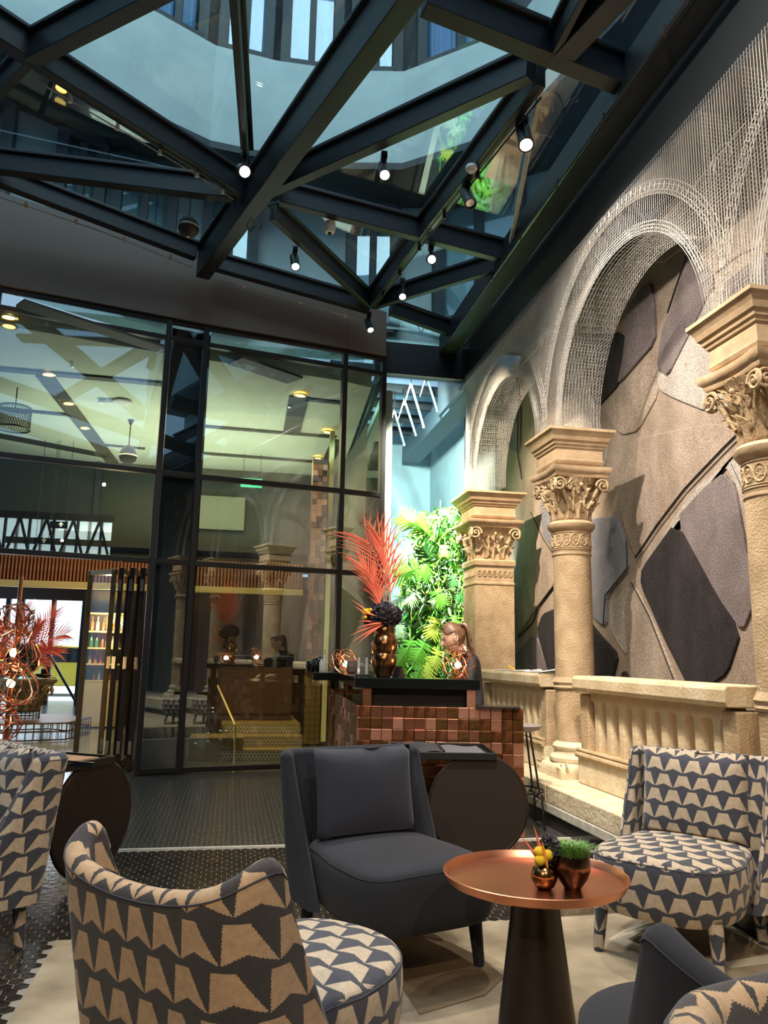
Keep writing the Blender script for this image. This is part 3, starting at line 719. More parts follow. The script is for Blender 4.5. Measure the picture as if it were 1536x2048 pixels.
spotlamp((738, 634), (2.2, 6.5, 1), 'black spotlight on the tip of the fascia corner, aiming right', .9)
P = RF(943, 332, -.01); t = empty('smoke_detector', P, 0, 'white round smoke detector on the beam beside a spotlight', 'detector')
MB().lathe([(.045, 0), (.05, -.01), (.05, -.03), (.035, -.045), (0, -.045)], n=20).build('housing', WHITE, t); MB().lathe([(.03, -.047), (.03, -.055), (0, -.056)], n=16).build('cap', WHITE, t)
P = RF(660, 450, -.03); t = empty('security_camera', P, 0, 'white security camera under the beam in mid roof', 'camera')
MB().lathe([(.05, .03), (.055, 0), (.055, -.05), (.045, -.08), (.02, -.085)], n=20).build('housing', WHITE, t); MB().lathe([(.02, -.086), (.018, -.10), (0, -.105)], n=12).build('lens', BLACK, t)
P = RF(380, 415); t = empty('pendant_speaker', P, 0, 'dark ball shaped pendant speaker hanging below the left roof', 'speaker')
k = MB().tube([(0, 0, .2), (0, 0, -.10)], .005, 5); k.build('cord', BLACK, t)
MB().lathe([(.0, .0), (.03, -.005), (.07, -.03), (.095, -.075), (.10, -.10)], c=(0, 0, -.10), n=28, cap=False).build('upper_shell', DISCM, t)
MB().lathe([(.10, -.10), (.104, -.105), (.104, -.115), (.10, -.12)], c=(0, 0, -.10), n=28, cap=False).build('band', PALEM, t)
MB().lathe([(.10, -.12), (.095, -.15), (.075, -.185), (.04, -.205), (0, -.21)], c=(0, 0, -.10), n=28, cap=False).build('lower_shell', DISCM, t)
MB().lathe([(.015, -.212), (.015, -.216), (0, -.217)], c=(0, 0, -.10), n=12).build('port', WHITE, t)
# small cable loops at joints
for i, (px, lb_) in enumerate((((505, 445), 'black looped cable hanging under the main beam end'), ((1133, 190), 'thin black cable looping below the beam crossing at upper right'), ((845, 650), 'thin black cable loop beside the fascia corner'))):
    A = RF(*px, -.1); k = MB().tube([(.09*(q/12-.5)*2, 0, -.07*sin(pi*q/12)+.03*sin(q)) for q in range(13)], .005, 5); o = k.build('cable_loop', BLACK, loc=A); tag(o, lb_, 'cable')
# ---------------- brown fascia and the curved glass facade
PL = [(-5.2, 7.1), (-3.9, 7.68), (-2.55, 8.2), (-.87, 8.62), (-.46, 8.72), (1.2, 9.05), (1.71, 9.18)]
fas = empty('trim_1', (0, 0, 0), kind='structure')
for i in range(len(PL)-1):
    (xa, ya), (xb, yb) = PL[i], PL[i+1]
    k = MB(); d = Vector((xb-xa, yb-ya, 0)).normalized(); n = Vector((d.y, -d.x, 0))*.07
    bs = []
    for (x, y) in ((xa, ya), (xb, yb)):
        for s_ in (1, -1): 
            for zz in (4.95, rz(x, .24)): bs.append((x+n.x*s_, y+n.y*s_, zz))
    k.v = bs; k.f = []; k.uv = []; k.mi = []
    for f in ((0, 1, 5, 4), (2, 6, 7, 3), (0, 4, 6, 2), (1, 3, 7, 5), (0, 2, 3, 1), (4, 5, 7, 6)): k.face(f)
    k.build('fascia_board', STEELW, fas, smooth=False)
def segwin(idx, a, b, zs, ga=None):
    t = empty('window_%d' % idx, (0, 0, 0), kind='structure'); A = Vector((*a, 0)); B = Vector((*b, 0)); d = (B-A).normalized()
    for z in zs:
        bevel(MB().bar(A+Vector((0, 0, z)), B+Vector((0, 0, z)), .07, .055).build('transom', FRAME, t, smooth=False), .004)
    zz = [z for z in zs]
    for z0, z1 in zip(zz, zz[1:]):
        MB().bar(A+d*.02+Vector((0, 0, (z0+z1)/2)), B-d*.02+Vector((0, 0, (z0+z1)/2)), .012, z1-z0-.05).build('glass_pane', GLASS, t, smooth=False)
    return t
ZS = [.04, 2.2, 3.17, 4.72, 4.93]
segwin(1, PL[3], PL[4], ZS); segwin(2, PL[4], PL[5], ZS); segwin(3, PL[5], PL[6], ZS)
segwin(4, PL[2], PL[3], [2.2, 3.17, 4.72, 4.93]); segwin(5, PL[1], PL[2], [2.2, 3.17, 4.72, 4.93]); segwin(6, PL[0], PL[1], ZS)
segwin(7, PL[6], (2.02, 14.6), ZS)
o_ = Vector((-.665, 8.80, 0)); tag(MB().box((-.64, 8.86, 2.46), (.44, .10, 4.9), rz=.235).build('trim_4', BLACK, smooth=False), kind='structure')
mul = empty('window_8', (0, 0, 0), kind='structure')
for i, (x, y) in enumerate(PL[2:]):
    d = .06 if i else .05; z0 = 0 if i else 2.2
    bevel(MB().box((x, y, (z0+4.95)/2), (d, .09, 4.95-z0), rz=.2).build('mullion', FRAME, mul, smooth=False), .006)
# folding glazed door leaves, folded back into the lobby
def leaf(name, A, B, label, open_=True):
    t = empty(name, (A[0], A[1], 0)); tag(t, label, 'door', 'folding glazed door leaves'); a = Vector((0, 0, 0)); b = Vector((B[0]-A[0], B[1]-A[1], 0))
    FR = mat('bronze_frame', (.20, .14, .06), .35, .7) if open_ else FRAME; d = b.normalized()
    k = MB()
    for q in (a+d*.03, b-d*.03): k.bar(q+Vector((0, 0, .04)), q+Vector((0, 0, 2.14)), .05, .06)
    k.bar(a+Vector((0, 0, .06)), b+Vector((0, 0, .06)), .05, .08).bar(a+Vector((0, 0, 2.12)), b+Vector((0, 0, 2.12)), .05, .06)
    bevel(k.build('frame', FR, t, smooth=False), .004)
    MB().bar(a+d*.05+Vector((0, 0, 1.09)), b-d*.05+Vector((0, 0, 1.09)), .01, 1.98).build('glass_pane', CLEAR, t, smooth=False)
    for z in (.25, 1.12, 1.95):
        k = MB().box((b.x, b.y-.045, z), (.035, .02, .13)).box((b.x, b.y-.06, z), (.015, .02, .13)); k.build('hinge', CHROME, t, smooth=False)
    return t
leaf('folding_door', (-1.64, 9.47), (-1.30, 9.14), 'open folding glass door leaf in bronze frame showing the bar behind')
for i, lbl in enumerate(('folded dark door leaf stacked nearest the bronze framed leaf', 'folded dark door leaf in the middle of the stack', 'folded dark door leaf against the fixed mullion')):
    o = leaf('folding_door', (-1.20+.12*i, 9.52-.03*i), (-1.22+.12*i, 8.95-.04*i), lbl, False)
# ---------------- lobby behind the glass
lob = empty('ceiling_lobby', (0, 0, 0), kind='structure')
LZ = 4.62
k = MB().prism([(-6.4, 7.0), (-5.2, 7.3), (-3.9, 7.9), (-2.55, 8.42), (-.87, 8.84), (1.2, 9.25), (1.6, 9.4), (1.9, 14.6), (-6.4, 14.6)], LZ, LZ+.2)
k.build('plaster', LCEIL, lob, smooth=False)
def strip(a, b, wd=.16):
    A, B = Z(*a, LZ-.01), Z(*b, LZ-.01); MB().bar(A, B, wd, .03).build('ceiling_strip', DSTRIP, lob, smooth=False)
strip((-60, 732), (330, 768), .13); strip((90, 752), (225, 925), .22); strip((-40, 812), (142, 830), .1); strip((203, 889), (290, 897), .07)
strip((-60, 860), (215, 912), .25); strip((40, 606), (330, 700), .2)
strip((405, 852), (672, 874), .1); strip((598, 793), (583, 866), .26); strip((612, 798), (690, 806), .1); strip((676, 880), (650, 935), .2)
strip((405, 906), (655, 925), .12); strip((470, 720), (590, 760), .3)
def down(px, label, big=1):
    A = Z(*px, LZ-.025); t = empty('downlight', A, 0, label, 'downlight', 'round amber downlights in the lobby ceiling')
    MB().lathe([(.085*big, 0), (.09*big, -.012), (.07*big, -.02), (.062*big, -.008)], n=20, cap=False).build('ring', BRASS, t)
    MB().lathe([(.062*big, -.010), (0, -.012)], n=16, cap=False).build('lens', LENSA, t)
down((18, 633), 'amber downlight at the far left edge of the lobby ceiling', 1.0); down((97, 748), 'amber downlight at the top of the wide dark ceiling strip')
down((137, 806), 'amber downlight midway down the wide dark ceiling strip'); down((170, 855), 'amber downlight at the lower end of the wide dark ceiling strip')
down((601, 790), 'amber downlight at the corner of two strips behind the right glass'); down((655, 863), 'amber downlight beside the yellow strip behind the right glass')
down((636, 915), 'lowest amber downlight above the copper tiled pillar', .9)
for i, (px, s_) in enumerate((((245, 803), 1.0), ((205, 801), .5), ((222, 801), .4))):
    A = Z(*px, LZ-.02); o = MB().lathe([(.12*s_, 0), (.12*s_, -.02), (.09*s_, -.04), (0, -.045)], n=20).build('ceiling_disc', WHITE, loc=A)
    tag(o, ['large white round ceiling disc behind the left glass', 'small white ceiling sensor, leftmost of the trio', 'smallest white ceiling sensor between the other two'][i], 'ceiling fixture')
def sprinkler(px, lbl):
    A = Z(*px, LZ); t = empty('sprinkler', A, 0, lbl, 'sprinkler'); MB().tube([(0, 0, 0), (0, 0, -.05)], .01, 6).build('pipe', CHROME, t); MB().lathe([(.03, -.05), (.012, -.062), (0, -.062)], n=10).build('deflector', CHROME, t)
sprinkler((144, 726), 'small sprinkler head in the ceiling behind the left glass'); sprinkler((580, 808), 'small sprinkler head left of the strip behind the right glass')
t = empty('pendant_speaker', Z(262, 840, LZ), 0, 'dark ball pendant speaker hanging in the lobby behind the left glass', 'speaker')
MB().lathe([(.05, 0), (.02, -.06), (.008, -.08), (.008, -.40)], n=12).build('rod', BLACK, t)
MB().lathe([(0, -.38), (.05, -.40), (.11, -.47), (.13, -.54)], n=24, cap=False).build('upper_shell', DISCM, t)
MB().lathe([(.13, -.54), (.135, -.55), (.13, -.56)], n=24, cap=False).build('band', WHITE, t)
MB().lathe([(.13, -.56), (.11, -.62), (.05, -.67), (0, -.68)], n=24, cap=False).build('lower_shell', DISCM, t)
t = empty('drum_pendant', Z(35, 775, LZ), 0, 'dark woven drum shaped pendant lamp behind the left glass', 'pendant lamp')
MB().tube([(0, 0, 0), (0, 0, -.30)], .008, 6).build('cord', BLACK, t)
k = MB()
for q in range(40):
    a = q*2*pi/40
    for s_ in (-1, 1): k.tube([(.20*cos(a+s_*.5*u/5), .20*sin(a+s_*.5*u/5), -.28-.28*u/5) for u in range(6)], .004, 3, caps=False)
for z in (-.28, -.56): k.tube([(.20*cos(a*pi/16), .20*sin(a*pi/16), z) for a in range(32)], .012, 5, closed=True)
tag(k.build('woven_shade', BLACK, t), kind='stuff')
# lobby walls
lw = MB().box((-2.2, 14.6, 3.7), (9, .1, 1.95)).build('wall_lobby_back', mat('olive_wall', (.045, .05, .04), .7), smooth=False); tag(lw, kind='structure')
tag(MB().box((-.17, 14.5, 1.3), (4.55, .1, 2.7)).build('wall_lobby_bar', DWOOD, smooth=False), kind='structure')
tag(MB().box((1.84, 12.0, 2.3), (.08, 5.2, 4.6)).build('wall_lobby_right', mat('tan_wall', (.16, .17, .12), .6), smooth=False), kind='structure')
MB().box((Y_(445, 930, 14.4).x, 14.5, 3.78), (.9, .06, .62)).build('light_panel', mat('panel_grey_green', (.20, .23, .17), .7), lw, smooth=False)
# high windows with crossed bracing behind the left glass
hw = empty('window_9', (0, 0, 0), kind='structure')
PANEW = mat('daylight_pane', (.6, .7, .75), .4, emis=(.62, .75, .82), estr=.65)
xa, xb = Y_(-40, 1060, 13.6).x, Y_(226, 1060, 13.6).x; za, zb = Y_(60, 1104, 13.6).z, Y_(60, 1038, 13.6).z
n = 11
for i in range(n):
    x = xa+(xb-xa)*i/n; MB().box((x+(xb-xa)/n/2, 13.62, (za+zb)/2), ((xb-xa)/n-.05, .02, zb-za)).build('pane', PANEW, hw, smooth=False)
    MB().box((x, 13.6, (za+zb)/2), (.035, .05, zb-za)).build('mullion', PALEM if i % 2 else FRAME, hw, smooth=False)
for i in range(5):
    x = xa+(xb-xa)*(i+.1)/5; q = (xb-xa)/5*.8
    k = MB().bar((x, 13.5, za), (x+q/2, 13.5, zb), .04, .04).bar((x+q/2, 13.52, zb), (x+q, 13.52, za), .04, .04); k.build('brace', FRAME, hw, smooth=False)
for z in (za-.06, zb+.06): MB().box(((xa+xb)/2, 13.6, z), (xb-xa, .1, .12)).build('window_frame', FRAME, hw, smooth=False)
# small green and dark direction signs hung in the lobby
SGN = mat('green_sign', (.02, .30, .16), .4, emis=(.05, .75, .45), estr=.6)
for (px, lbl, m_, w_) in (((503, 966), 'small green lit exit sign with white arrow high behind the right glass', SGN, .36), ((118, 1050), 'upper dark arrow sign hanging before the braced windows', BLACKG, .26), ((84, 1082), 'lower dark arrow sign hanging before the braced windows', BLACKG, .24)):
    P = Y_(px[0], px[1], 13.2); t = empty('arrow_sign', P, 0, lbl, 'sign', None)
    MB().box((0, 0, 0), (w_, .04, w_*.42)).build('sign_box', m_, t, smooth=False)
    MB().prism([(.02, -.03), (.05, -.03), (.05, .005), (.075, .005), (.035, .05), (-.005, .005), (.02, .005)], -.026, -.021, 'y').build('arrow', WHITE, t, smooth=False)
    for sx in (-.4, .4): MB().tube([(w_*sx, 0, w_*.2), (w_*sx, 0, LZ-P.z)], .004, 4).build('hanger', BLACK, t)
# slatted canopy
can = empty('slatted_canopy', (0, 13, 2.2), 0, 'long reddish wood slat canopy with ochre lower beam inside the lobby', 'canopy')
x0, x1 = Y_(-40, 1150, 13).x, Y_(606, 1160, 13).x
bevel(MB().box(((x0+x1)/2, 0, .045), (x1-x0, .14, .10)).build('lower_beam', GOLDB, can, smooth=False), .004)
MB().box(((x0+x1)/2, .5, .10), (x1-x0, .9, .03)).build('soffit', DWOOD, can, smooth=False)
MB().box(((x0+x1)/2, .08, .30), (x1-x0, .03, .42)).build('backing', DWOOD, can, smooth=False)
s0 = None; nS = 92
for i in range(nS):
    p = (x0+(x1-x0)*(i+.5)/nS, .0, .31)
    if s0 is None: s0 = MB().box((0, 0, 0), (.026, .05, .42)).build('slat', SLAT, can, smooth=False, loc=p)
    else: inst(s0, can, loc=p)
# hanger pegs above the canopy, dark bulkhead
tag(MB().box((-.9, 14.0, 3.0), (5.6, .9, .10)).build('trim_2', DWALL, smooth=False), kind='structure')
# copper tiled pillar behind the right glass
P0 = D_(617, 1200, 11.2); P1 = D_(643, 1200, 11.2); pw = (P1-P0).length*1.15
pil = empty('tiled_pillar', (P0.x+pw/2, P0.y, 0), 0, 'tall narrow pillar of copper and brass tiles behind the right glass', 'pillar')
MB().box((0, .12, 2.05), (pw, .2, 4.1)).build('core', DWOOD, pil, smooth=False)
base = {}
for r_ in range(46):
    for c_ in range(3):
        z = .06+r_*.087; mm_ = BRASS if z < 1.05 else R.choice(COP+[DBRONZE])
        key = mm_.name; loc = (-pw/2+pw/6+c_*pw/3, R.uniform(-.012, .004), z)
        if key not in base: base[key] = MB().box((0, 0, 0), (pw/3-.004, .03, .083)).build('tile', mm_, pil, smooth=False, loc=loc)
        else: inst(base[key], pil, loc=loc)
MB().box((pw/2+.06, .05, 2.3), (.07, .1, 4.5)).build('ochre_edge', GOLDB, pil, smooth=False)
# stairs
TRAC = mat('pale_tracery', (.85, .76, .52), .5)
st = empty('lobby_stairs', (.44, 9.7, 0), 0, 'three golden lit steps with white hexagon patterned risers behind the glass', 'stairs')
TREAD = mat('tread_stone', (.22, .14, .045), .3)
def hexris():
    m = mat('hex_riser', (.10, .08, .03), .3); N = m.node_tree.nodes; L = m.node_tree.links; return m
for i in range(3):
    y = .34*i; MB().box((0, y+.17+.6*(i == 2), .06+.12*i), (1.0, .34+1.2*(i == 2), .12)).build('step', TREAD, st, smooth=False)
    h0 = None; rr = .021
    for r_ in range(3):
        for c_ in range(24):
            p = (-.48+c_*.041+(.0205 if r_ % 2 else 0), y-.004, .022+.12*i+r_*.036)
            if h0 is None:
                a = [(rr*cos(pi/6+q*pi/3), rr*sin(pi/6+q*pi/3)) for q in range(6)]; h0 = [MB() for _ in range(3)]
            k = h0[i]; b = len(k.v); a = [(rr*cos(pi/6+q*pi/3), rr*sin(pi/6+q*pi/3)) for q in range(6)]
            ins = [(u*.72, v*.72) for u, v in a]
            k.v += [(p[0]+u, p[1], p[2]+v) for u, v in a]+[(p[0]+u, p[1], p[2]+v) for u, v in ins]
            for q in range(6): j = (q+1) % 6; k.face((b+q, b+j, b+6+j, b+6+q))
    tag(h0[i].build('hexagon_tracery', TRAC, st, smooth=False), kind='stuff')
# glass stair balustrade with brass handrail and fixings
gb = empty('glass_balustrade', (0, 0, 0), 0, 'glass stair balustrade with thin brass handrail and round fixings', 'balustrade')
A, B, C_ = Y_(436, 1372, 10.9), Y_(470, 1450, 9.7), Y_(468, 1525, 9.6)
MB().tube([A, B, C_], .016, 8).build('handrail', BRASS, gb)
g0 = Y_(352, 1480, 9.5)
k = MB().prism([(g0.x, .15), (g0.x, 1.0), (B.x-.6, .8), (B.x, .45), (B.x, .1)], 9.62, 9.635, 'y'); k.build('glass_pane', CLEAR, gb, smooth=False)
f0 = None
for q, (x, y) in enumerate(((364, 1478), (364, 1494), (391, 1471), (391, 1487), (416, 1467), (416, 1483), (441, 1462), (441, 1478), (453, 1462), (426, 1416), (426, 1424))):
    v = Y_(x, y, 9.6)
    if f0 is None: f0 = MB().lathe([(.018, -.01), (.022, 0), (.012, .012), (0, .014)], n=10).build('fixing', CHROME, gb, loc=v)
    else: inst(f0, gb, loc=v)
tag(MB().box((-.1, 9.95, .13), (.62, .5, .26)).build('trim_3', TREAD, smooth=False), kind='structure')
# bar counter and back bar
bar = empty('bar_counter', (.36, 11.2, .36), 0, 'dark wooden bar counter at the top of the lobby steps', 'counter')
bevel(MB().box((0, 0, .40), (1.0, .5, .80)).build('body', DWOOD, bar, smooth=False), .01); bevel(MB().box((0, -.02, .83), (1.08, .62, .05)).build('counter_top', BLACKG, bar, smooth=False), .008)
for i in range(5): MB().box((-.40+.20*i, -.255, .40), (.16, .02, .62)).build('door', DWOOD, bar, smooth=False)
bb = empty('back_bar', (Y_(215, 1300, 13.9).x, 13.9, 0), 0, 'tall lit back bar cabinet seen through the open door leaf', 'bar cabinet')
MB().box((0, .2, 1.15), (.66, .04, 2.2)).build('back_panel', mat('mirror_back', (.45, .42, .28), .2, .9), bb, smooth=False)
for x in (-.33, .33): MB().box((x, 0, 1.15), (.03, .42, 2.2)).build('side_panel', BRONZE, bb, smooth=False)
for z in (.75, 1.02, 1.28, 1.55, 1.85): MB().box((0, 0, z), (.64, .4, .025)).build('shelf', GOLDB, bb, smooth=False)
MB().box((0, -.18, .38), (.64, .04, .7)).build('fluted_front', GOLDB, bb, smooth=False)
btl = [mat('amber_glass', (.40, .16, .03), .1), mat('green_glass', (.06, .18, .05), .1), mat('clear_bottle', (.5, .48, .38), .1)]
b0 = {}
for si, z in enumerate((.763, 1.033, 1.293, 1.563)):
    for q in range(7):
        m_ = R.choice(btl); s_ = R.uniform(.8, 1.05)*(.75 if si == 0 else 1)
        loc = (bb.location.x-.26+.085*q, 13.9+R.uniform(-.1, .02), z)
        if m_.name not in b0:
            o = MB().lathe([(.03, 0), (.031, .13), (.012, .17), (.011, .22), (.014, .225), (.014, .24)], n=10).build('bottle', m_, loc=loc); b0[m_.name] = o
        else: o = b0[m_.name].copy(); COL.objects.link(o); o.location = loc
        o.scale = (s_, s_, s_*.95); tag(o, 'small bottle on the %s shelf of the lit back bar' % ('lowest', 'second lowest', 'second highest', 'topmost')[si], 'bottle', 'bottles on the back bar')
bl = light('POINT', (bb.location.x, 13.4, 1.7), 30, (1, .75, .4), radius=.05)
# entrance doors and street
YE = 19.5
ent = empty('door_1', (0, 0, 0), kind='structure')
ex = [Y_(x, 1300, YE).x for x in (-60, 8, 36, 100, 162, 178)]
for x in ex: MB().box((x, YE, 1.2), (.10, .12, 2.5)).build('door_frame', FRAME, ent, smooth=False)
for a, b in zip(ex, ex[1:]): MB().box(((a+b)/2, YE, 1.2), (b-a-.1, .015, 2.4)).build('glass_pane', CLEAR, ent, smooth=False)
MB().box(((ex[0]+ex[-1])/2, YE, 2.55), (ex[-1]-ex[0]+.3, .2, .34)).build('lintel', DWOOD, ent, smooth=False)
for k_ in range(2):
    x = ex[3]+.4+.9*k_; MB().bar((x-.5, YE-.5, 1.45), (x+.35, YE-.5, .1), .05, .05).build('strut', FRAME, ent, smooth=False)
tag(MB().box((-2.50, 16.9, 3.0), (.1, 4.8, 6)).build('wall_entrance', DWALL, smooth=False), kind='structure')
tag(MB().box((-5.4, 17.2, 2.72), (5.2, 5.2, .06)).build('ceiling_entrance', DWOOD, smooth=False), kind='structure')
tag(MB().box((-6, 30, -.06), (22, 21, .1)).build('floor_street', mat('street_paving', (.42, .44, .48), .8), smooth=False), kind='structure')
fb = empty('street_building', (-8, 34, 0), 0, 'pale building across the street seen through the entrance', 'building')
MB().box((0, 0, 2.6), (16, .5, 5.2)).build('wall', mat('pale_facade', (.62, .68, .76), .8), fb, smooth=False)
for i in range(7): MB().box((-6+2*i, -.27, 2.2), (1.0, .05, 1.8)).build('window', mat('street_window', (.3, .4, .5), .2), fb, smooth=False)
car = empty('car', (Y_(150, 1350, 24).x-.2, 24, 0), 0, 'yellow vehicle on the street seen through the entrance glass', 'car')
k = MB().prism([(-1.5, .25), (1.5, .25), (1.55, .75), (1.2, .85), (.8, 1.35), (-.8, 1.38), (-1.25, .9), (-1.55, .8)], -.7, .7, 'y'); bevel(k.build('body', mat('yellow_paint', (.72, .55, .06), .3), car, smooth=False), .06, 3)
for x in (-.95, .95):
    MB().tube([(x, -.74, .3), (x, -.55, .3)], .3, 18).build('wheel', BLACK, car)
k = MB().prism([(-1.1, .9), (1.1, .9), (.72, 1.28), (-.72, 1.3)], -.715, .715, 'y'); k.build('side_window', BLACKG, car, smooth=False)
# ---------------- courtyard building above the roof
cy = empty('wall_courtyard', (0, 0, 0), kind='structure')
CP = [(-7.5, 4.5), (-5.0, 7.0), (-3.4, 8.05), (-2.47, 8.58), (-2.02, 8.85), (-1.48, 9.2), (-.62, 9.68), (.21, 9.78), (1.2, 9.76), (2.0, 9.6), (3.2, 8.6), (3.7, 6.5), (3.8, 3.0), (3.8, -4)]
def band(pts, z0, z1, th, name, m, off=0, par=cy):
    k = MB(); n = len(pts); nrm = []
    for i in range(n):
        a, b = Vector(pts[max(0, i-1)]), Vector(pts[min(n-1, i+1)]); d = (b-a).normalized(); nrm.append(Vector((-d.y, d.x)))
    for i in range(n):
        p = Vector(pts[i])+nrm[i]*off; q = p+nrm[i]*th
        k.v += [(p.x, p.y, z0), (p.x, p.y, z1), (q.x, q.y, z1), (q.x, q.y, z0)]
    for i in range(n-1):
        for c in range(4): c2 = (c+1) % 4; k.face((i*4+c, i*4+c2, i*4+4+c2, i*4+4+c))
    return k.build(name, m, par, smooth=False)
band(CP, 8.0, 9.45, 1.3, 'wall_band', FAC); band(CP, 11.6, 15, .4, 'wall_band', FAC)
band(CP, 7.9, 8.0, 1.3, 'soffit', SOFF); band(CP, 5.6, 8.0, .3, 'lower_wall', FAC, 1.0)
def cwin(a, b, z0, z1, off, idx):
    A, B = Vector((*a, 0)), Vector((*b, 0)); d = (B-A).normalized(); n = Vector((-d.y, d.x, 0)); A += n*off; B += n*off
    t = empty('window_%d' % idx, (0, 0, 0), kind='structure'); u = Vector((0, 0, 1)); zc = (z0+z1)/2
    MB().bar(A+u*z0, B+u*z0, .14, .14).bar(A+u*z1, B+u*z1, .14, .14).bar(A+u*z0, A+u*z1, .14, .14).bar(B+u*z0, B+u*z1, .14, .14).bar((A+B)/2+u*z0, (A+B)/2+u*z1, .09, .09).build('window_frame', SOFF, t, smooth=False)
    MB().bar(A+u*zc+n*.05, B+u*zc+n*.05, .012, z1-z0).build('glass_pane', RGLASS, t, smooth=False)
    k = MB(); L_ = (B-A).length; N_ = int(L_/.09)
    for i in range(N_):
        p = A+d*(.09*i+.05)+n*(.22+.05*sin(i*1.9)); k.bar(p+u*z0, p+u*z1, .10, .03)
    k.build('curtain', CURT, t, smooth=False)
wi = 10
for i in range(1, 10):
    a, b = Vector(CP[i]), Vector(CP[i+1])
    if i in (3, 4): continue
    cwin(a.lerp(b, .12), a.lerp(b, .88), 9.55, 11.5, .18, wi); wi += 1
cwin(Vector(CP[3]), Vector(CP[5]), 9.55, 11.5, .18, wi); wi += 1
for i in (1, 2, 4, 5, 6, 8, 9):
    a, b = Vector(CP[i]), Vector(CP[i+1]); cwin(a.lerp(b, .1), a.lerp(b, .9), 5.9, 7.8, .84, wi); wi += 1
band(CP, 9.45, 11.6, .1, 'window_band_wall', SOFF, .55)
# ================================================================= FURNITURE
def weave(name, c1, c2, p=.102, h=.080, bumps=420):
    m = bpy.data.materials.new(name); m.use_nodes = True; N = m.node_tree.nodes; L = m.node_tree.links; b = N['Principled BSDF']
    b.inputs['Roughness'].default_value = .93; b.inputs['Sheen Weight'].default_value = .15
    uv = N.new('ShaderNodeUVMap'); uv.uv_map = 'UVMap'; sp = N.new('ShaderNodeSeparateXYZ'); L.new(uv.outputs[0], sp.inputs[0])
    def M(op, a, bb=None, c=None):
        n = N.new('ShaderNodeMath'); n.operation = op
        for i, v in enumerate((a, bb, c)):
            if v is None: continue
            if isinstance(v, (int, float)): n.inputs[i].default_value = v
            else: L.new(v, n.inputs[i])
        return n.outputs[0]
    # stepped edges of the jacquard weave
    step = .0030
    U = M('SNAP', sp.outputs[0], step*.8); V = M('SNAP', sp.outputs[1], step)
    v = M('DIVIDE', M('ADD', V, 50*h), h); row = M('FLOOR', v); fv = M('SUBTRACT', v, row)
    u = M('ADD', M('ADD', M('DIVIDE', U, p), 50), M('MULTIPLY', row, .5)); fu = M('FRACT', u)
    d = M('ABSOLUTE', M('SUBTRACT', fu, .5))
    tri = M('LESS_THAN', d, M('SUBTRACT', .492, M('MULTIPLY', fv, .32)))
    cap = M('LESS_THAN', fv, .86)
    bump = M('GREATER_THAN', fv, M('MULTIPLY', M('SUBTRACT', .5, d), .46))
    k = M('MULTIPLY', tri, M('MULTIPLY', cap, bump))
    ns = N.new('ShaderNodeTexNoise'); ns.inputs['Scale'].default_value = 60; ns.inputs['Detail'].default_value = 3
    tc = N.new('ShaderNodeTexCoord'); L.new(tc.outputs['Object'], ns.inputs['Vector'])
    mx = N.new('ShaderNodeMix'); mx.data_type = 'RGBA'; L.new(k, mx.inputs[0]); mx.inputs[6].default_value = (*c2, 1); mx.inputs[7].default_value = (*c1, 1)
    m2 = N.new('ShaderNodeMix'); m2.data_type = 'RGBA'; m2.blend_type = 'MULTIPLY'; m2.inputs[0].default_value = .45
    L.new(mx.outputs[2], m2.inputs[6]); rr = N.new('ShaderNodeValToRGB'); rr.color_ramp.elements[0].position = .3; rr.color_ramp.elements[0].color = (.55, .55, .55, 1); rr.color_ramp.elements[1].position = .65
    L.new(ns.outputs[0], rr.inputs[0]); L.new(rr.outputs[0], m2.inputs[7]); L.new(m2.outputs[2], b.inputs['Base Color'])
    n2 = N.new('ShaderNodeTexNoise'); n2.inputs['Scale'].default_value = bumps; bp = N.new('ShaderNodeBump'); bp.inputs['Strength'].default_value = .4; bp.inputs['Distance'].default_value = .002
    L.new(tc.outputs['Object'], n2.inputs['Vector']); L.new(n2.outputs[0], bp.inputs['Height']); L.new(bp.outputs[0], b.inputs['Normal'])
    return m
PAT = weave('patterned_weave', (.50, .405, .30), (.048, .052, .072))
PATW = weave('patterned_weave_warm', (.48, .33, .20), (.042, .038, .042), .104, .100)
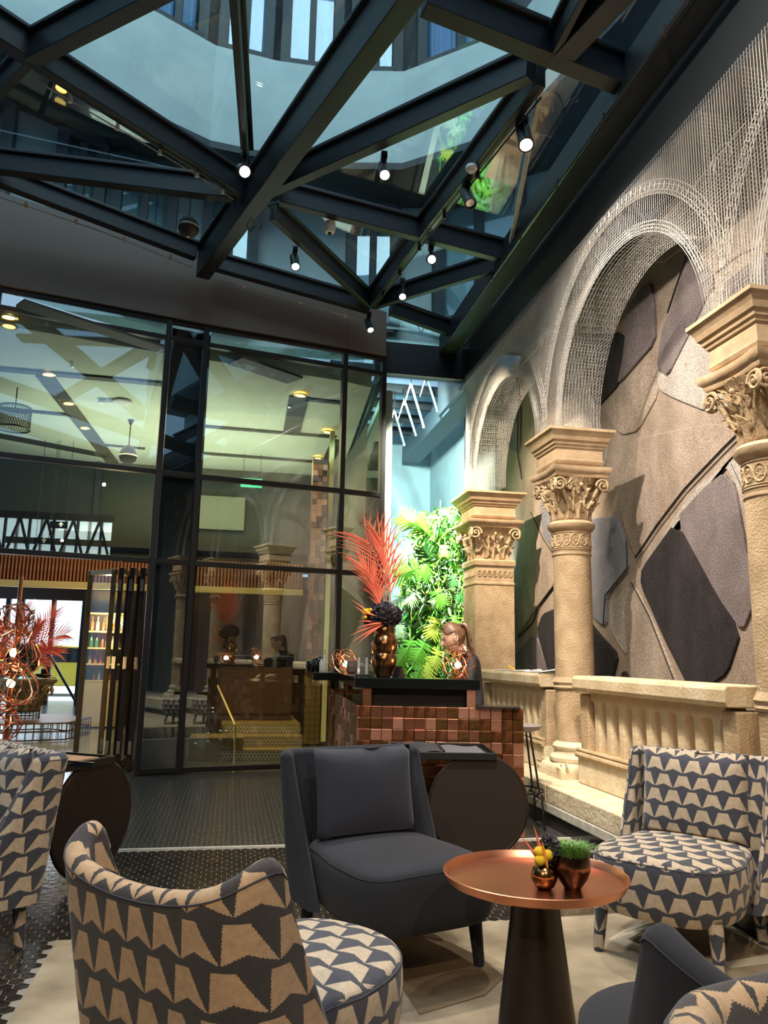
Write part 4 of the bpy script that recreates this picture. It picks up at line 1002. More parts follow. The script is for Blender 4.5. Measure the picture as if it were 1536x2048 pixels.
def chair(name, origin, f, label, m, mcush, w=.64, d=.62, hz=.80, dip=0.0, ear=0.0, rc=.06, seatround=.10, tub=0.0, wing0=.05, wing1=.24, group=None, seat_h=.42, cushion=True, rake=.11, mseat=None, legm=None, leaves=None):
    a = atan2(f[1], f[0])-pi/2
    t = empty(name, (origin[0], origin[1], .0115 if origin[0] > -.5 else 0), a, label, 'armchair', group)
    yb = -d/2                                        # back plane at the seat
    zb = .19; T = .058
    # plan path: left wing tip -> back -> right wing tip
    def station(s, v, off):
        """s along the path 0..1, v height 0..1, off outward."""
        wing = wing0+(wing1-wing0)*(1-v)**1.15
        yy = yb-rake*v; hw = w/2+.02*v
        pts = []; r = rc
        # build path with straight wings, arc corners, back (bowed by tub)
        Lw = wing; La = r*pi/2; Lb = 2*(hw-r); tot = 2*Lw+2*La+Lb
        q = s*tot
        if q < Lw: x, y, nx, ny = -hw, yy+r+Lw-q, -1, 0
        elif q < Lw+La:
            g = (q-Lw)/r; x, y = -hw+r-r*cos(g), yy+r-r*sin(g); nx, ny = -cos(g), -sin(g)
        elif q < Lw+La+Lb: x, y = -hw+r+(q-Lw-La), yy; nx, ny = 0, -1
        elif q < Lw+2*La+Lb:
            g = (q-Lw-La-Lb)/r; x, y = hw-r+r*sin(g), yy+r-r*cos(g); nx, ny = sin(g), -cos(g)
        else: x, y, nx, ny = hw, yy+r+(q-Lw-2*La-Lb), 1, 0
        y -= tub*(1-(x/hw)**2)*(.3+.7*v)
        return Vector((x+nx*off, y+ny*off, 0)), q
    NS, NV = 49, 15
    ss = [0.5-0.5*cos(pi*i/(NS-1))*(1) if False else i/(NS-1) for i in range(NS)]
    k = MB()
    ringn = 2*NV+5
    def topz(s):
        x = abs(2*s-1)
        e = math.exp(-((x-.80)/.17)**2)*ear
        return hz-dip*(1-min(1, x/.85)**2)+e-.0*x-(.02+ear*1.6)*max(0, (x-.86)/.14)**2
    L0 = w+.5
    rows = []
    for i, s in enumerate(ss):
        edge = min(i, NS-1-i); tf = 1.0 if edge >= 2 else (.05 if edge == 0 else .75)
        tz = topz(s); col = []
        for j in range(ringn):
            if j < NV: v = j/(NV-1); z = zb+(tz-T*.5-zb)*v; off = T/2
            elif j < NV+5: g = (j-NV+.5)/5*pi; v = 1; z = tz-T*.5+T*.5*sin(g); off = T/2*cos(g)
            else: v = 1-(j-NV-5)/(NV-1); z = zb+(tz-T*.5-zb)*v; off = -T/2
            P, q = station(s, v, off*tf); P.z = z
            if edge <= 1: P.y -= (.0 if edge == 0 else 0)
            col.append((P, s*L0, z+(.0 if off > 0 else .03)))
        rows.append(col)
    b = 0
    for col in rows: k.v += [tuple(c[0]) for c in col]
    for i in range(NS-1):
        for j in range(ringn-1):
            q = (i*ringn+j, (i+1)*ringn+j, (i+1)*ringn+j+1, i*ringn+j+1)
            k.face(q, [(rows[i+a_][j+b_][1], rows[i+a_][j+b_][2]) for a_, b_ in ((0, 0), (1, 0), (1, 1), (0, 1))])
        q = (i*ringn+ringn-1, (i+1)*ringn+ringn-1, (i+1)*ringn, i*ringn); k.face(q, [(0, 0)]*4)
    k.face(range(ringn), [(rows[0][j][0].y, rows[0][j][2]) for j in range(ringn)]); e = (NS-1)*ringn
    k.face(range(e+ringn-1, e-1, -1), [(0, 0)]*ringn)
    sh = k.build('backrest', m, t); 
    # seam piping round the rim
    pts = [];
    for i, s in enumerate(ss[2:-2]):
        P, _ = station(s, 1, T/2+.001); P.z = topz(s)-T*.45; pts.append(P)
    k = MB().tube(pts, .002, 5)
    k.build('piping', mseat or mcush, t)
    # seat: superellipse rings
    def ring(sc, z, yf=0):
        out = []; n = 56
        for i in range(n):
            g = 2*pi*i/n; cx, sy = cos(g), sin(g); ex = 2/(2.6+3.4*(1-seatround)) if sy < 0 else 2/(2.2+3.8*(1-seatround))
            x = (abs(cx)**ex)*(1 if cx > 0 else -1)*(w/2-.005)*sc; y = (abs(sy)**ex)*(1 if sy > 0 else -1)*(d/2+.055)*sc
            if y < 0: x *= .93
            out.append((x, y+.065+yf, z+(.018*(1-(x/(w/2))**2)*(y > -1) if z > seat_h-.07 else 0)))
        return out
    prof = [(.80, .185), (.90, .19), (.955, .215), (.985, .26), (1.0, .31), (1.0, .355), (.995, .385), (.97, .405), (.93, .414), (.80, .420), (.55, .424), (.25, .425)]
    prof = [(s_, z*seat_h/.42) for s_, z in prof]
    k = MB(); rr = [ring(*q) for q in prof]; n = 56; b = 0
    for r_ in rr: k.v += r_
    per = [0]
    for i in range(n): j = (i+1) % n; per.append(per[-1]+sqrt((rr[5][i][0]-rr[5][j][0])**2+(rr[5][i][1]-rr[5][j][1])**2))
    for q in range(len(rr)-1):
        for i in range(n):
            j = (i+1) % n; idx = (q*n+i, q*n+j, (q+1)*n+j, (q+1)*n+i)
            if q < 7: k.face(idx, [(per[i], rr[q][i][2]), (per[i+1], rr[q][j][2]), (per[i+1], rr[q+1][j][2]), (per[i], rr[q+1][i][2])])
            else: k.face(idx, [(k.v[v][0], k.v[v][1]*.9) for v in idx])
    e = (len(rr)-1)*n; k.face(range(e, e+n), [(k.v[v][0], k.v[v][1]*.9) for v in range(e, e+n)]); k.face(range(n-1, -1, -1), [(0, 0)]*n)
    k.build('seat', mseat or mcush, t)
    pp = [(x, y, z+.001) for x, y, z in ring(.985, .395*seat_h/.42)]; MB().tube(pp, .0022, 5, closed=True).build('piping', mseat or m, t)
    # legs
    for sx, sy in ((-1, 1), (1, 1), (-1, -1), (1, -1)):
        x, y = sx*(w/2-.075), sy*(d/2-.05)+(.03 if sy > 0 else 0); k = MB()
        tp_, bt = Vector((x, y, .215)), Vector((x+sx*.015, y+sy*.015, .0)); nn = 12; b = 0
        for P, r_ in ((tp_, .031), (bt+Vector((0, 0, .02)), .023), (bt+Vector((0, 0, .001)), .021)):
            k.v += [(P.x+r_*cos(2*pi*i/nn), P.y+r_*sin(2*pi*i/nn), P.z) for i in range(nn)]
        for q in range(2):
            for i in range(nn):
                j = (i+1) % nn; idx = (q*nn+i, q*nn+j, (q+1)*nn+j, (q+1)*nn+i); k.face(idx, [(.18*(i+(c in (1, 2)))/nn, k.v[v][2]) for c, v in enumerate(idx)])
        k.face(range(3*nn-1, 2*nn-1, -1), [(0, 0)]*nn); k.build('leg', legm or m, t)
    if cushion:
        cw, ch, ct = w*.80, .40, .13
        def P(i, j, side):
            u, v = (i/16-.5)*2, (j/14-.5)*2
            e = (1-abs(u)**5)*(1-abs(v)**5); puff = ct*.5*(max(0, e)**.42)*(.78+.22*(1-u*u)*(1-v*v))
            pin = 1-.045*(v*v)*(1-abs(u))*0-.03*(u*u)*(1-v*v)
            x = u*cw/2*(1-.035*(1-v*v))*1.0; z = v*ch/2*(1-.05*(1-u*u)*(1 if v > 0 else .3))
            dimple = .022*math.exp(-((u+.18)/.10)**2)*max(0, v-.35) if True else 0
            y = side*(puff-dimple)
            ti = .17; zz = z+ch/2; return Vector((x, yb+.125+y-ti*zz, seat_h+.0+zz*.99))
        k = MB()
        k.grid(lambda i, j: P(i, j, 1), 17, 15, lambda i, j: (i/16*cw*1.08, j/14*ch*1.08)); k.grid(lambda i, j: P(i, j, -1), 17, 15, lambda i, j: (i/16*cw*1.08, j/14*ch*1.08))
        o = k.build('back_cushion', mcush, t, fix=False)
        bm = bmesh.new(); bm.from_mesh(o.data); bmesh.ops.remove_doubles(bm, verts=bm.verts, dist=.0005); bmesh.ops.recalc_face_normals(bm, faces=bm.faces); bm.to_mesh(o.data); bm.free()
        o.data.polygons.foreach_set('use_smooth', [True]*len(o.data.polygons))
    return t
chair('armchair', (.72, 3.53), (.32, -.95), 'charcoal wool armchair with square back and loose cushion, behind the copper table', GREYFAB, GREYFABL, mseat=GREYFAB, w=.64, d=.62, group='upholstered lounge armchairs', seatround=.12)
chair('armchair', (2.035, 3.41), (-.78, -.62), 'patterned armchair facing the copper table in front of the balustrade', PAT, PAT, w=.63, d=.62, seatround=.85, group='upholstered lounge armchairs', rc=.07)
chair('armchair', (.125, 2.25), (.707, .707), 'nearest patterned armchair seen from behind, dipping top edge and rounded seat', PATW, PAT, w=.57, hz=.78, d=.62, cushion=False, dip=.055, ear=.03, rc=.09, tub=.02, wing0=.05, wing1=.26, seatround=.85, group='upholstered lounge armchairs', rake=.10, mseat=PAT, legm=PAT)
chair('armchair', (-1.19, 3.86), (-.80, -.60), 'patterned armchair at the left edge seen from its side wing', PAT, PAT, w=.64, d=.62, seatround=.8, group='upholstered lounge armchairs', wing0=.09, wing1=.30, rake=.06)
chair('armchair', (1.13, 1.62), (.05, 1), 'charcoal wool tub armchair in the bottom right corner seen from behind', GREYFAB, GREYFAB, w=.64, d=.60, hz=.765, dip=.07, ear=.02, rc=.14, tub=.05, wing0=.07, wing1=.26, seatround=.8, group='upholstered lounge armchairs', cushion=False)
chair('armchair', (.95, .64), (.25, -.97), 'blurred patterned armchair back cut off at the bottom right corner', PATW, PAT, w=.70, d=.60, dip=.04, ear=.0, rc=.2, tub=.07, seatround=.8, group='upholstered lounge armchairs', cushion=False, hz=.84)
# ---------------- round copper table
ct = empty('round_table', (1.065, 2.70, .0105), 0, 'round copper tray table on a tapered dark metal pedestal', 'table')
TOPC = mat('brushed_copper_top', (.42, .17, .10), .30, 1, col2=(.36, .16, .10), nscale=3)
TRIMC = mat('copper_rim', (.72, .30, .17), .32, 1)
MB().lathe([(.135, 0), (.137, .006), (.132, .014), (.075, .46), (.078, .475), (.09, .478)], n=40).build('pedestal', TABLEMET, ct)
MB().lathe([(.06, .478), (.275, .480), (.300, .490), (.314, .518), (.311, .520), (.3085, .518), (.294, .495), (.27, .489), (0, .488)], n=72, cap=False).build('tray_rim', TRIMC, ct)
MB().lathe([(.294, .4955), (.27, .4896), (0, .4888)], n=72, cap=False).build('tray_top', TOPC, ct)
# bronze bud vase with flowers
tz = .4995
v0 = Z(1091, 1778, tz); vt = empty('bud_vase', (v0.x, v0.y+.01, tz), 0, 'small round bronze vase holding yellow balls and dark petals', 'vase')
MB().lathe([(.020, 0), (.032, .006), (.043, .028), (.044, .044), (.036, .064), (.022, .074), (.016, .078), (.014, .074)], n=32, cap=True).build('body', BRONZE, vt)
fl = empty('flower_posy', (v0.x, v0.y+.01, tz+.07), 0, 'posy of yellow billy balls, coral spikes and black petals in the small vase', 'flowers')
b0 = None
for (x, z, y) in ((-.022, .022, -.02), (-.020, .046, -.012), (.006, .038, -.022)):
    k = MB().lathe([(.019*sin(pi*q/8), -.019*cos(pi*q/8)) for q in range(9)], n=14, cap=False)
    if b0 is None: b0 = k.build('flower_ball', YEL, fl, loc=(x, y, z))
    else: inst(b0, fl, loc=(x, y, z))
def spike(par, a, b, w_=.006, m=CORAL, name='palm_leaflet', bend=.02):
    a, b = Vector(a), Vector(b); k = MB(); mid = (a+b)/2+Vector((0, 0, bend)); n = 8
    pts = [a*(1-t)**2+mid*2*t*(1-t)+b*t*t for t in [i/n for i in range(n+1)]]
    k.tube(pts, [w_*(.35+.9*sin(pi*min(1, i/n*.9+.1)))*(1-.75*(i/n)**3) for i in range(n+1)], 5); return k.build(name, m, par)
spike(fl, (-.006, -.01, 0), (-.078, .01, .098), .004, bend=0); spike(fl, (0, -.02, 0), (-.035, .0, .13), .005, bend=0); spike(fl, (.0, -.03, 0), (-.018, -.03, .085), .006, mat('orange_petal', (.85, .33, .05), .6), bend=.005)
def petals(n, rad, c, sz, sq=(1, 1, 1), low=-1):
    k = MB()
    for i in range(n):
        g = R.uniform(0, 2*pi); zz = R.uniform(low, 1); rr = sqrt(max(0, 1-zz*zz)); d = Vector((rr*cos(g), rr*sin(g), zz))
        p = Vector(c)+Vector((d.x*sq[0], d.y*sq[1], d.z*sq[2]))*rad*R.uniform(.82, 1.05); q = (d+Vector((R.uniform(-.6, .6), R.uniform(-.6, .6), R.uniform(-.6, .6)))).to_track_quat('Z', 'Y').to_matrix()
        o = len(k.v); pr = [(-1, 0, .0), (-.6, .8, .25), (.2, 1, .45), (1, .2, .35), (.6, -.8, .2), (-.3, -.9, .1), (0, 0, -.15)]
        k.v += [tuple(p+q @ (Vector(v)*sz)) for v in pr]
        for a in range(6): k.face((o+6, o+a, o+(a+1) % 6))
    return k
o = petals(70, .032, (.022, 0, .045), .013, (1.0, 1, 1.5)).build('black_petals', HYD, fl, fix=False, smooth=False); tag(o, kind='stuff')
# dark bowl with grass
g0 = Z(1148, 1780, tz); gb_ = empty('planter_bowl', (g0.x+.002, g0.y+.015, tz), 0, 'dark bronze bowl planted with short green grass on the copper table', 'planter')
MB().lathe([(.028, 0), (.030, .006), (.049, .032), (.060, .060), (.062, .080), (.057, .104), (.052, .107), (.05, .098)], n=36).build('bowl', DBRONZE, gb_)
gr = empty('grass_plant', (g0.x+.002, g0.y+.015, tz+.10), 0, 'tuft of short green grass growing in the dark bowl', 'plant')
k = MB()
for i in range(520):
    g = R.uniform(0, 2*pi); rr = .052*sqrt(R.random()); L_ = R.uniform(.032, .062); out = Vector((cos(g), sin(g), 0))*(rr/.052)*.9+Vector((R.uniform(-.3, .3), R.uniform(-.3, .3), 0))
    a = Vector((rr*cos(g), rr*sin(g), 0)); m_ = a+out*L_*.4+Vector((0, 0, L_*.6)); e = a+out*L_*.95+Vector((0, 0, L_*.75)); sd = Vector((-out.y, out.x, 0)).normalized()*.0016
    o = len(k.v); k.v += [tuple(a-sd), tuple(a+sd), tuple(m_+sd), tuple(m_-sd), tuple(e)]; k.face((o, o+1, o+2, o+3)); k.face((o+3, o+2, o+4))
tag(k.build('grass', GRASS, gr, fix=False, smooth=False), kind='stuff')
# ---------------- console tables with disc ends
def console(c, ang, label, L_):
    t = empty('console_table', (*c, 0), ang, label, 'table', 'tray tables with round disc ends')
    # local: disc plane at y=0 facing -y, table runs to +y
    MB().tube([(0, -.012, .322), (0, .012, .322)], .31, 64).build('disc_end', DISCM, t)
    k = MB().tube([(.31*cos(a*pi/32), 0, .322+.31*sin(a*pi/32)) for a in range(64)], .014, 6, closed=True); k.build('disc_rim', TABLEMET, t)
    k = MB().box((-.22, L_/2-.03, .615), (.66, L_, .012)); k.box((-.22, -.03, .627), (.66, .014, .045)).box((-.22, L_-.03, .627), (.66, .014, .045)).box((-.55, L_/2-.03, .627), (.014, L_, .045)).box((.11, L_/2-.03, .627), (.014, L_, .045))
    bevel(k.build('tray_top', BLACK, t, smooth=False), .003)
    MB().box((-.22, .25, .643), (.012, L_-.06, .03)).build('tray_divider', BLACK, t, smooth=False)
    MB().box((-.12, L_/2-.03, .22), (.46, L_-.12, .02)).build('lower_shelf', DWOOD, t, smooth=False)
    for x, y in ((-.40, L_-.1), (.02, L_-.1), (-.40, .10)): MB().tube([(x, y, 0), (x, y, .61)], .011, 8).build('leg', BRASS, t)
    return t
c1 = console((1.60, 5.00), radians(-9), 'black tray table with large dark disc end beside the charcoal armchair', .56)
# folded black cloths in the tray
k = MB(); k.grid(lambda i, j: Vector((-.36+.30*i/14-.15, -.01+.50*j/14, .640+.035*abs(sin(i*.42+j*.16))*(sin(pi*i/14))**.5*(.4+.6*sin(pi*j/14))+.004)), 15, 15)
o = k.build('black_cloth', mat('black_linen', (.03, .032, .036), .9), loc=(0, 0, 0)); o.matrix_world = c1.matrix_basis.copy(); o.location = c1.location; o.rotation_euler = c1.rotation_euler; tag(o, 'crumpled black cloth lying in the tray of the disc ended table', 'cloth')
k = MB(); k.grid(lambda i, j: Vector((-.20+.26*i/8, -.01+.50*j/8, .636+.006*sin(i*.8))), 9, 9)
o = k.build('dark_slate_board', mat('slate_grey', (.10, .11, .12), .7)); o.location = c1.location; o.rotation_euler = c1.rotation_euler; tag(o, 'flat grey folder in the right half of the black tray', 'folder')
c2 = console((-.71, 4.84), radians(58), 'black tray table with disc end behind the left patterned armchair', .9)
def onc(c, x, y, z): return Matrix.Translation(c.location) @ Matrix.Rotation(c.rotation_euler[2], 4, 'Z') @ Vector((x, y, z))
k = MB().box((-.10, .26, .637), (.32, .44, .012)); o = k.build('newspaper', mat('orange_newsprint', (.62, .33, .17), .8, col2=(.40, .22, .12), nscale=18, stretch=(1, 8, 1)), smooth=False); o.location = c2.location; o.rotation_euler = c2.rotation_euler; tag(o, 'orange tinted newspaper lying on the left tray table', 'newspaper')
k = MB().box((-.2, .45, .238), (.22, .3, .012)); o = k.build('magazine', PAPER, smooth=False); o.location = c2.location; o.rotation_euler = c2.rotation_euler; tag(o, 'pale magazine on the lower shelf of the left tray table', 'magazine')
# ---------------- hairpin stool
sp = D_(1045, 1466, 5.75); stl = empty('bar_stool', (sp.x+.06, sp.y+.30, 0), 0, 'bar stool with thin black hairpin legs between the copper desk and the ledge', 'stool')
MB().lathe([(0, .685), (.12, .69), (.185, .71), (.20, .74), (.17, .725), (0, .715)], n=30, cap=False).build('seat', mat('grey_leather', (.22, .19, .18), .5), stl)
for s_ in range(4):
    g = pi/4+s_*pi/2-.2; t1, t2 = Vector((.13*cos(g), .13*sin(g), .70)), Vector((.21*cos(g), .21*sin(g), .26))
    MB().tube([t1, t2, t2+Vector((-.02*cos(g), -.02*sin(g), -.02)), Vector((.17*cos(g), .17*sin(g), .235)), Vector((.23*cos(g), .23*sin(g), .215)), Vector((.25*cos(g), .25*sin(g), .006))], .008, 6).build('leg', BLACK, stl)
MB().tube([(.205*cos(a*pi/16), .205*sin(a*pi/16), .26) for a in range(32)], .007, 6, closed=True).build('foot_ring', BLACK, stl)
# ================================================================= RECEPTION DESK
desk = empty('reception_desk', (0, 0, 0), 0, 'L shaped reception desk clad in copper and brown metal tiles', 'desk')
DH = .887
FL, FR_ = Vector((.953, 5.787, 0)), Vector((2.123, 5.564, 0))
ux = (FR_-FL).normalized(); uy = Vector((-ux.y, ux.x, 0))
BR_ = FR_+uy*.42; BL_ = Vector((1.02, 7.55, 0)); IN1 = FL+ux*.50+uy*.42; IN2 = Vector((1.45, 7.50, 0))
MB().prism([(p.x, p.y) for p in (FL+ux*.012+uy*.012, FR_-ux*.012+uy*.012, BR_, IN1, IN2, BL_+Vector((.012, 0, 0)))], 0, DH-.012).build('carcass', DWOOD, desk, smooth=False)
MB().prism([(p.x, p.y) for p in (FL, FR_, BR_, IN1, IN2, BL_)], DH-.012, DH).build('worktop', mat('dark_bronze_top', (.05, .03, .022), .25, .8), desk, smooth=False)
tb = {}; ntile = 0
def tiles(A, B, cols, rows, z1, z0=0.0, weights=(3, 3, 3, 2)):
    global ntile
    d = (B-A); L_ = d.length; d.normalize(); n = Vector((d.y, -d.x, 0)); tw, th_ = L_/cols, (z1-z0)/rows; ang = atan2(d.y, d.x)
    key0 = (round(tw, 3), round(th_, 3)); rest = MB()
    for r_ in range(rows):
        for c_ in range(cols):
            mi = R.choices(range(4), weights)[0]; key = key0+(mi,)
            P = A+d*(tw*(c_+.5))+n*(.004+R.uniform(-.005, .007)); P.z = z1-th_*(r_+.5)
            ntile += 1
            if ntile <= 300:
                if key not in tb:
                    o = MB().box((0, 0, 0), (tw-.0025, .026, th_-.0025)).build('tile', COP[mi], desk, smooth=False); bevel(o, .0022, 2); tb[key] = o
                else: o = inst(tb[key], desk)
                o.location = P; o.rotation_euler = (R.uniform(-.012, .012), 0, ang+R.uniform(-.012, .012))
            else: rest.m = mi; rest.box(P, (tw-.0025, .026, th_-.0025), rz=ang)
    if rest.v: tag(rest.build('tile_cladding', COP, desk, smooth=False), kind='stuff')
tiles(FL, FR_, 15, 11, DH); tiles(FL+Vector((.065, 1.763, 0)), FL, 14, 11, DH, weights=(1, 2, 4, 4))
# second block behind, beyond the gap
B0 = Vector((1.07, 8.05, 0)); desk2 = empty('reception_desk', (0, 0, 0), 0, 'small tiled desk block standing behind the main copper desk near the glass', 'desk')
desk_save = desk; desk = desk2
MB().prism([(1.08, 8.06), (1.50, 8.0), (1.50, 8.75), (1.12, 8.75)], 0, DH).build('carcass', DWOOD, desk2, smooth=False)
tiles(B0, Vector((1.50, 7.99, 0)), 5, 11, DH+.01, weights=(1, 2, 4, 4)); tiles(Vector((1.11, 8.78, 0)), B0, 8, 11, DH+.01, weights=(1, 2, 4, 4))
desk = desk_save
# raised ledge
ledge = empty('desk_ledge', (0, 0, 0), 0, 'raised black glass ledge on copper brackets above the reception desk', 'ledge')
LZ0, LZ1 = 1.015, 1.088
S0, S1 = Vector((.906, 5.76, 0)), Vector((1.806, 5.588, 0))
def slab(poly, z0, z1, m, par, name): o = MB().prism([(p[0], p[1]) for p in poly], z0, z1).build(name, m, par, smooth=False); bevel(o, .004); return o
J = S1+uy*.30; K_ = S0+ux*.32+uy*.30
slab([S0, S1, J, K_, (1.38, 7.55), (1.02, 7.6)], LZ0, LZ1, BLACKG, ledge, 'ledge_slab')
slab([(.80, 7.63), (1.62, 7.63), (1.62, 8.90), (.84, 8.78)], LZ0-.01, LZ1-.01, BLACKG, ledge, 'ledge_slab')
for q in (.10, .93):
    p = S0.lerp(S1, q)+uy*.05; o = MB().box((0, 0, (LZ0+DH)/2), (.062, .05, LZ0-DH)).build('bracket', COP[1 if q > .5 else 0], ledge, smooth=False, loc=(p.x, p.y, 0)); o.rotation_euler[2] = atan2(ux.y, ux.x)
MB().bar(S0+ux*.1+uy*.16+Vector((0, 0, (LZ0+DH)/2)), S1-ux*.03+uy*.16+Vector((0, 0, (LZ0+DH)/2)), .012, LZ0-DH).build('back_panel', mat('smoky_panel', (.035, .03, .025), .25), ledge, smooth=False)
for p in ((1.10, 7.3), (1.2, 8.2), (1.10, 8.6)): MB().box((*p, (LZ0+DH)/2), (.05, .05, LZ0-DH)).build('bracket', COP[2], ledge, smooth=False)
o = MB().box((0, 0, .006), (.32, .2, .012)).build('black_folder', BLACK, smooth=False); o.location = D_(995, 1408, 5.72); o.location.z = DH+.001; o.rotation_euler[2] = -.3; tag(o, 'black menu folder at the right end of the copper desktop', 'folder')
# ---------------- objects on the ledge
def on(x, D, z=LZ1):  # a point on the ledge below pixel column x
    p = D_(x, 1360, D); return Vector((p.x, p.y, z))
va = on(767, 5.97); vs = empty('bronze_vase', va, 0, 'tall triple bulge bronze vase on the reception ledge', 'vase')
VP = [(.045, 0), (.062, .004), (.082, .05), (.096, .10), (.100, .135), (.094, .165), (.088, .178), (.096, .195), (.104, .235), (.103, .27), (.090, .305), (.080, .318), (.083, .335), (.083, .37), (.075, .39), (.066, .385)]
MB().lathe(VP, n=44).build('body', BRONZE, vs)
pf = empty('flower_arrangement', va+Vector((0, 0, .38)), 0, 'coral dyed palm fronds, black hydrangea and yellow balls in the tall bronze vase', 'flowers')
o = petals(900, .115, (.0, -.01, .085), .019, (1.05, 1, .82), -.9).build('black_hydrangea', HYD, pf, fix=False, smooth=False); tag(o, kind='stuff')
o = petals(350, .075, (-.085, -.03, .05), .016, (1, 1, .8)).build('black_hydrangea', HYD, pf, fix=False, smooth=False); tag(o, kind='stuff')
MB().lathe([(.09*sin(pi*q/10), .085-.08*cos(pi*q/10)) for q in range(11)], n=16, cap=False).build('flower_core', HYD, pf)
b0 = None
for (x, z) in ((-.170, .118), (-.150, .122), (-.128, .124), (-.170, .096), (-.166, .066), (-.172, .058), (-.158, .11), (-.140, .10)):
    k = MB().lathe([(.0135*sin(pi*q/7), -.0135*cos(pi*q/7)) for q in range(8)], n=10, cap=False)
    if b0 is None: b0 = k.build('flower_ball', YEL, pf, loc=(x, -.08, z))
    else: inst(b0, pf, loc=(x, -.08+R.uniform(-.01, .01), z))
def frond(par, base, tip, bow, n, l0, spread=1.0, w_=.006, m=CORAL, name='palm_frond', nrm=Vector((0, -1, 0)), sides=(-1, 1)):
    base, tip = Vector(base), Vector(tip); mid = (base+tip)/2+Vector(bow); k = MB()
    f_ = lambda t: base*(1-t)**2+mid*2*t*(1-t)+tip*t*t
    k.tube([f_(i/12) for i in range(13)], [.005*(1-.6*i/12) for i in range(13)], 5)
    for i in range(n):
        t = .22+.78*i/(n-1); p = f_(t); tan = (f_(min(1, t+.03))-f_(t-.03)).normalized(); sd = tan.cross(nrm).normalized()
        for s_ in sides:
            L_ = l0*(.55+.75*sin(pi*(.12+.75*(t-.2)/.8)))*R.uniform(.85, 1.15); dr = (tan*(1.0+.5*t)+sd*s_*spread*(1.15-.5*t)+nrm*R.uniform(-.25, .35)).normalized()
            e = p+dr*L_; m_ = (p+e)/2+tan*L_*.10+Vector((0, 0, .02)); q = [p*(1-u)**2+m_*2*u*(1-u)+e*u*u for u in [c/6 for c in range(7)]]
            k.tube(q, [w_*(.45+.75*sin(pi*min(1, c/6+.12)))*(1-.7*(c/6)**2) for c in range(7)], 4)
    return k.build(name, m, par)
frond(pf, (.02, 0, .12), (-.15, .0, .66), (.05, 0, .12), 11, .30, 1.7, .0062, sides=(-1, 1)); frond(pf, (.04, -.02, .12), (-.05, -.04, .66), (.05, 0, .05), 10, .28, .6, .006)
frond(pf, (-.02, -.03, .08), (-.19, -.03, .46), (.02, 0, .08), 12, .20, .9, .005); frond(pf, (-.03, -.02, .06), (-.13, -.08, .38), (0, 0, .04), 10, .16, .7, .005)
for a, b in (((-.08, -.05, .05), (-.27, -.03, .20)), ((-.10, -.04, .04), (-.25, -.05, .15)), ((-.05, -.08, .02), (-.22, -.1, .03)), ((-.03, -.09, .02), (-.29, -.12, -.08)), ((-.03, -.09, .01), (-.26, -.1, -.12)), ((-.02, -.09, .02), (-.22, -.1, -.13)), ((.01, -.09, .03), (-.24, -.14, -.02)), ((-.06, -.09, .06), (-.20, -.1, .10))):
    spike(pf, a, b, .0065, bend=.02)
def wirelamp(P, r, label, n, lit=True, seed=3):
    rr = random.Random(seed); t = empty('wire_lamp', P, 0, label, 'lamp', 'copper wire ball lamps'); c = Vector((0, 0, r*.82))
    for q in range(n):
        ax = Vector((rr.uniform(-1, 1), rr.uniform(-1, 1), rr.uniform(-1, 1))).normalized(); a = ax.orthogonal().normalized(); b = ax.cross(a); ecc = rr.uniform(.45, 1.05); of = Vector((rr.uniform(-.3, .3), rr.uniform(-.3, .3), rr.uniform(-.12, .25)))*r
        pts = []
        for u in range(22):
            g = 2*pi*u/22; v = c+of+(a*cos(g)*ecc+b*sin(g))*r*rr.uniform(.86, 1.02); v.z = max(.004, v.z); pts.append(v)
        MB().tube(pts, .0035, 5, closed=True).build('wire_loop', COPWIRE, t)
    MB().lathe([(.022*sin(pi*q/8)*(1 if q < 5 else .8), r*.75-.026*cos(pi*q/8)) for q in range(9)], n=14, cap=False).build('bulb', BULB, t)
    MB().tube([(0, 0, 0), (0, 0, r*.62)], .009, 8).build('socket', BRASS, t)
    light('POINT', Vector(P)+Vector((0, 0, r*.75)), 4.5, WARM2, radius=.03); return t
wirelamp(on(915, 5.86), .135, 'copper wire ball lamp with lit bulb in front of the receptionist', 9)
wirelamp(on(690, 6.35), .115, 'copper wire ball lamp beside the brown cup at the ledge corner', 9, seed=5)
t = empty('candle_cup', on(703, 6.0), 0, 'matt brown faceted candle cup on the ledge corner', 'candle holder')
MB().lathe([(.030, 0), (.033, .006), (.022, .016), (.036, .035), (.042, .075), (.036, .115), (.028, .118), (.026, .10)], n=8).build('cup', mat('brown_ceramic', (.10, .065, .05), .6), t, smooth=False)
t = empty('brochure_holder', on(727, 6.12), -.2, 'clear acrylic brochure holder beside the bronze vase', 'holder')
MB().box((0, 0, .006), (.12, .10, .012)).build('base', BLACK, t, smooth=False)
for x in (-.055, -.025, .01, .035): MB().box((x, .02, .085), (.004, .07, .15)).build('acrylic_fin', CLEAR, t, smooth=False)
for x in (-.04, .022): MB().box((x, .0, .08), (.02, .012, .13)).build('pale_card', PAPER, t, smooth=False)
t = empty('tent_sign', on(797, 5.90), .3, 'small black tent sign right of the bronze vase', 'sign')
MB().prism([(-.03, 0), (.03, 0), (.0, .085)], -.05, .05, 'y').build('panel', BLACK, t, smooth=False)
o = MB().tube([(0, 0, 0), (0, 0, .055)], .002, 5).build('pin', BLACK, loc=on(867, 5.85)); tag(o, 'thin black pin standing on the ledge left of the lit lamp', 'pin')
GX = 8.05
def on2(x, D): p = D_(x, 1340, D); return Vector((p.x, p.y, LZ1-.01))
t = empty('black_globe_vase', on2(623, 7.9), 0, 'shiny black round vase at the far left end of the ledge', 'vase')
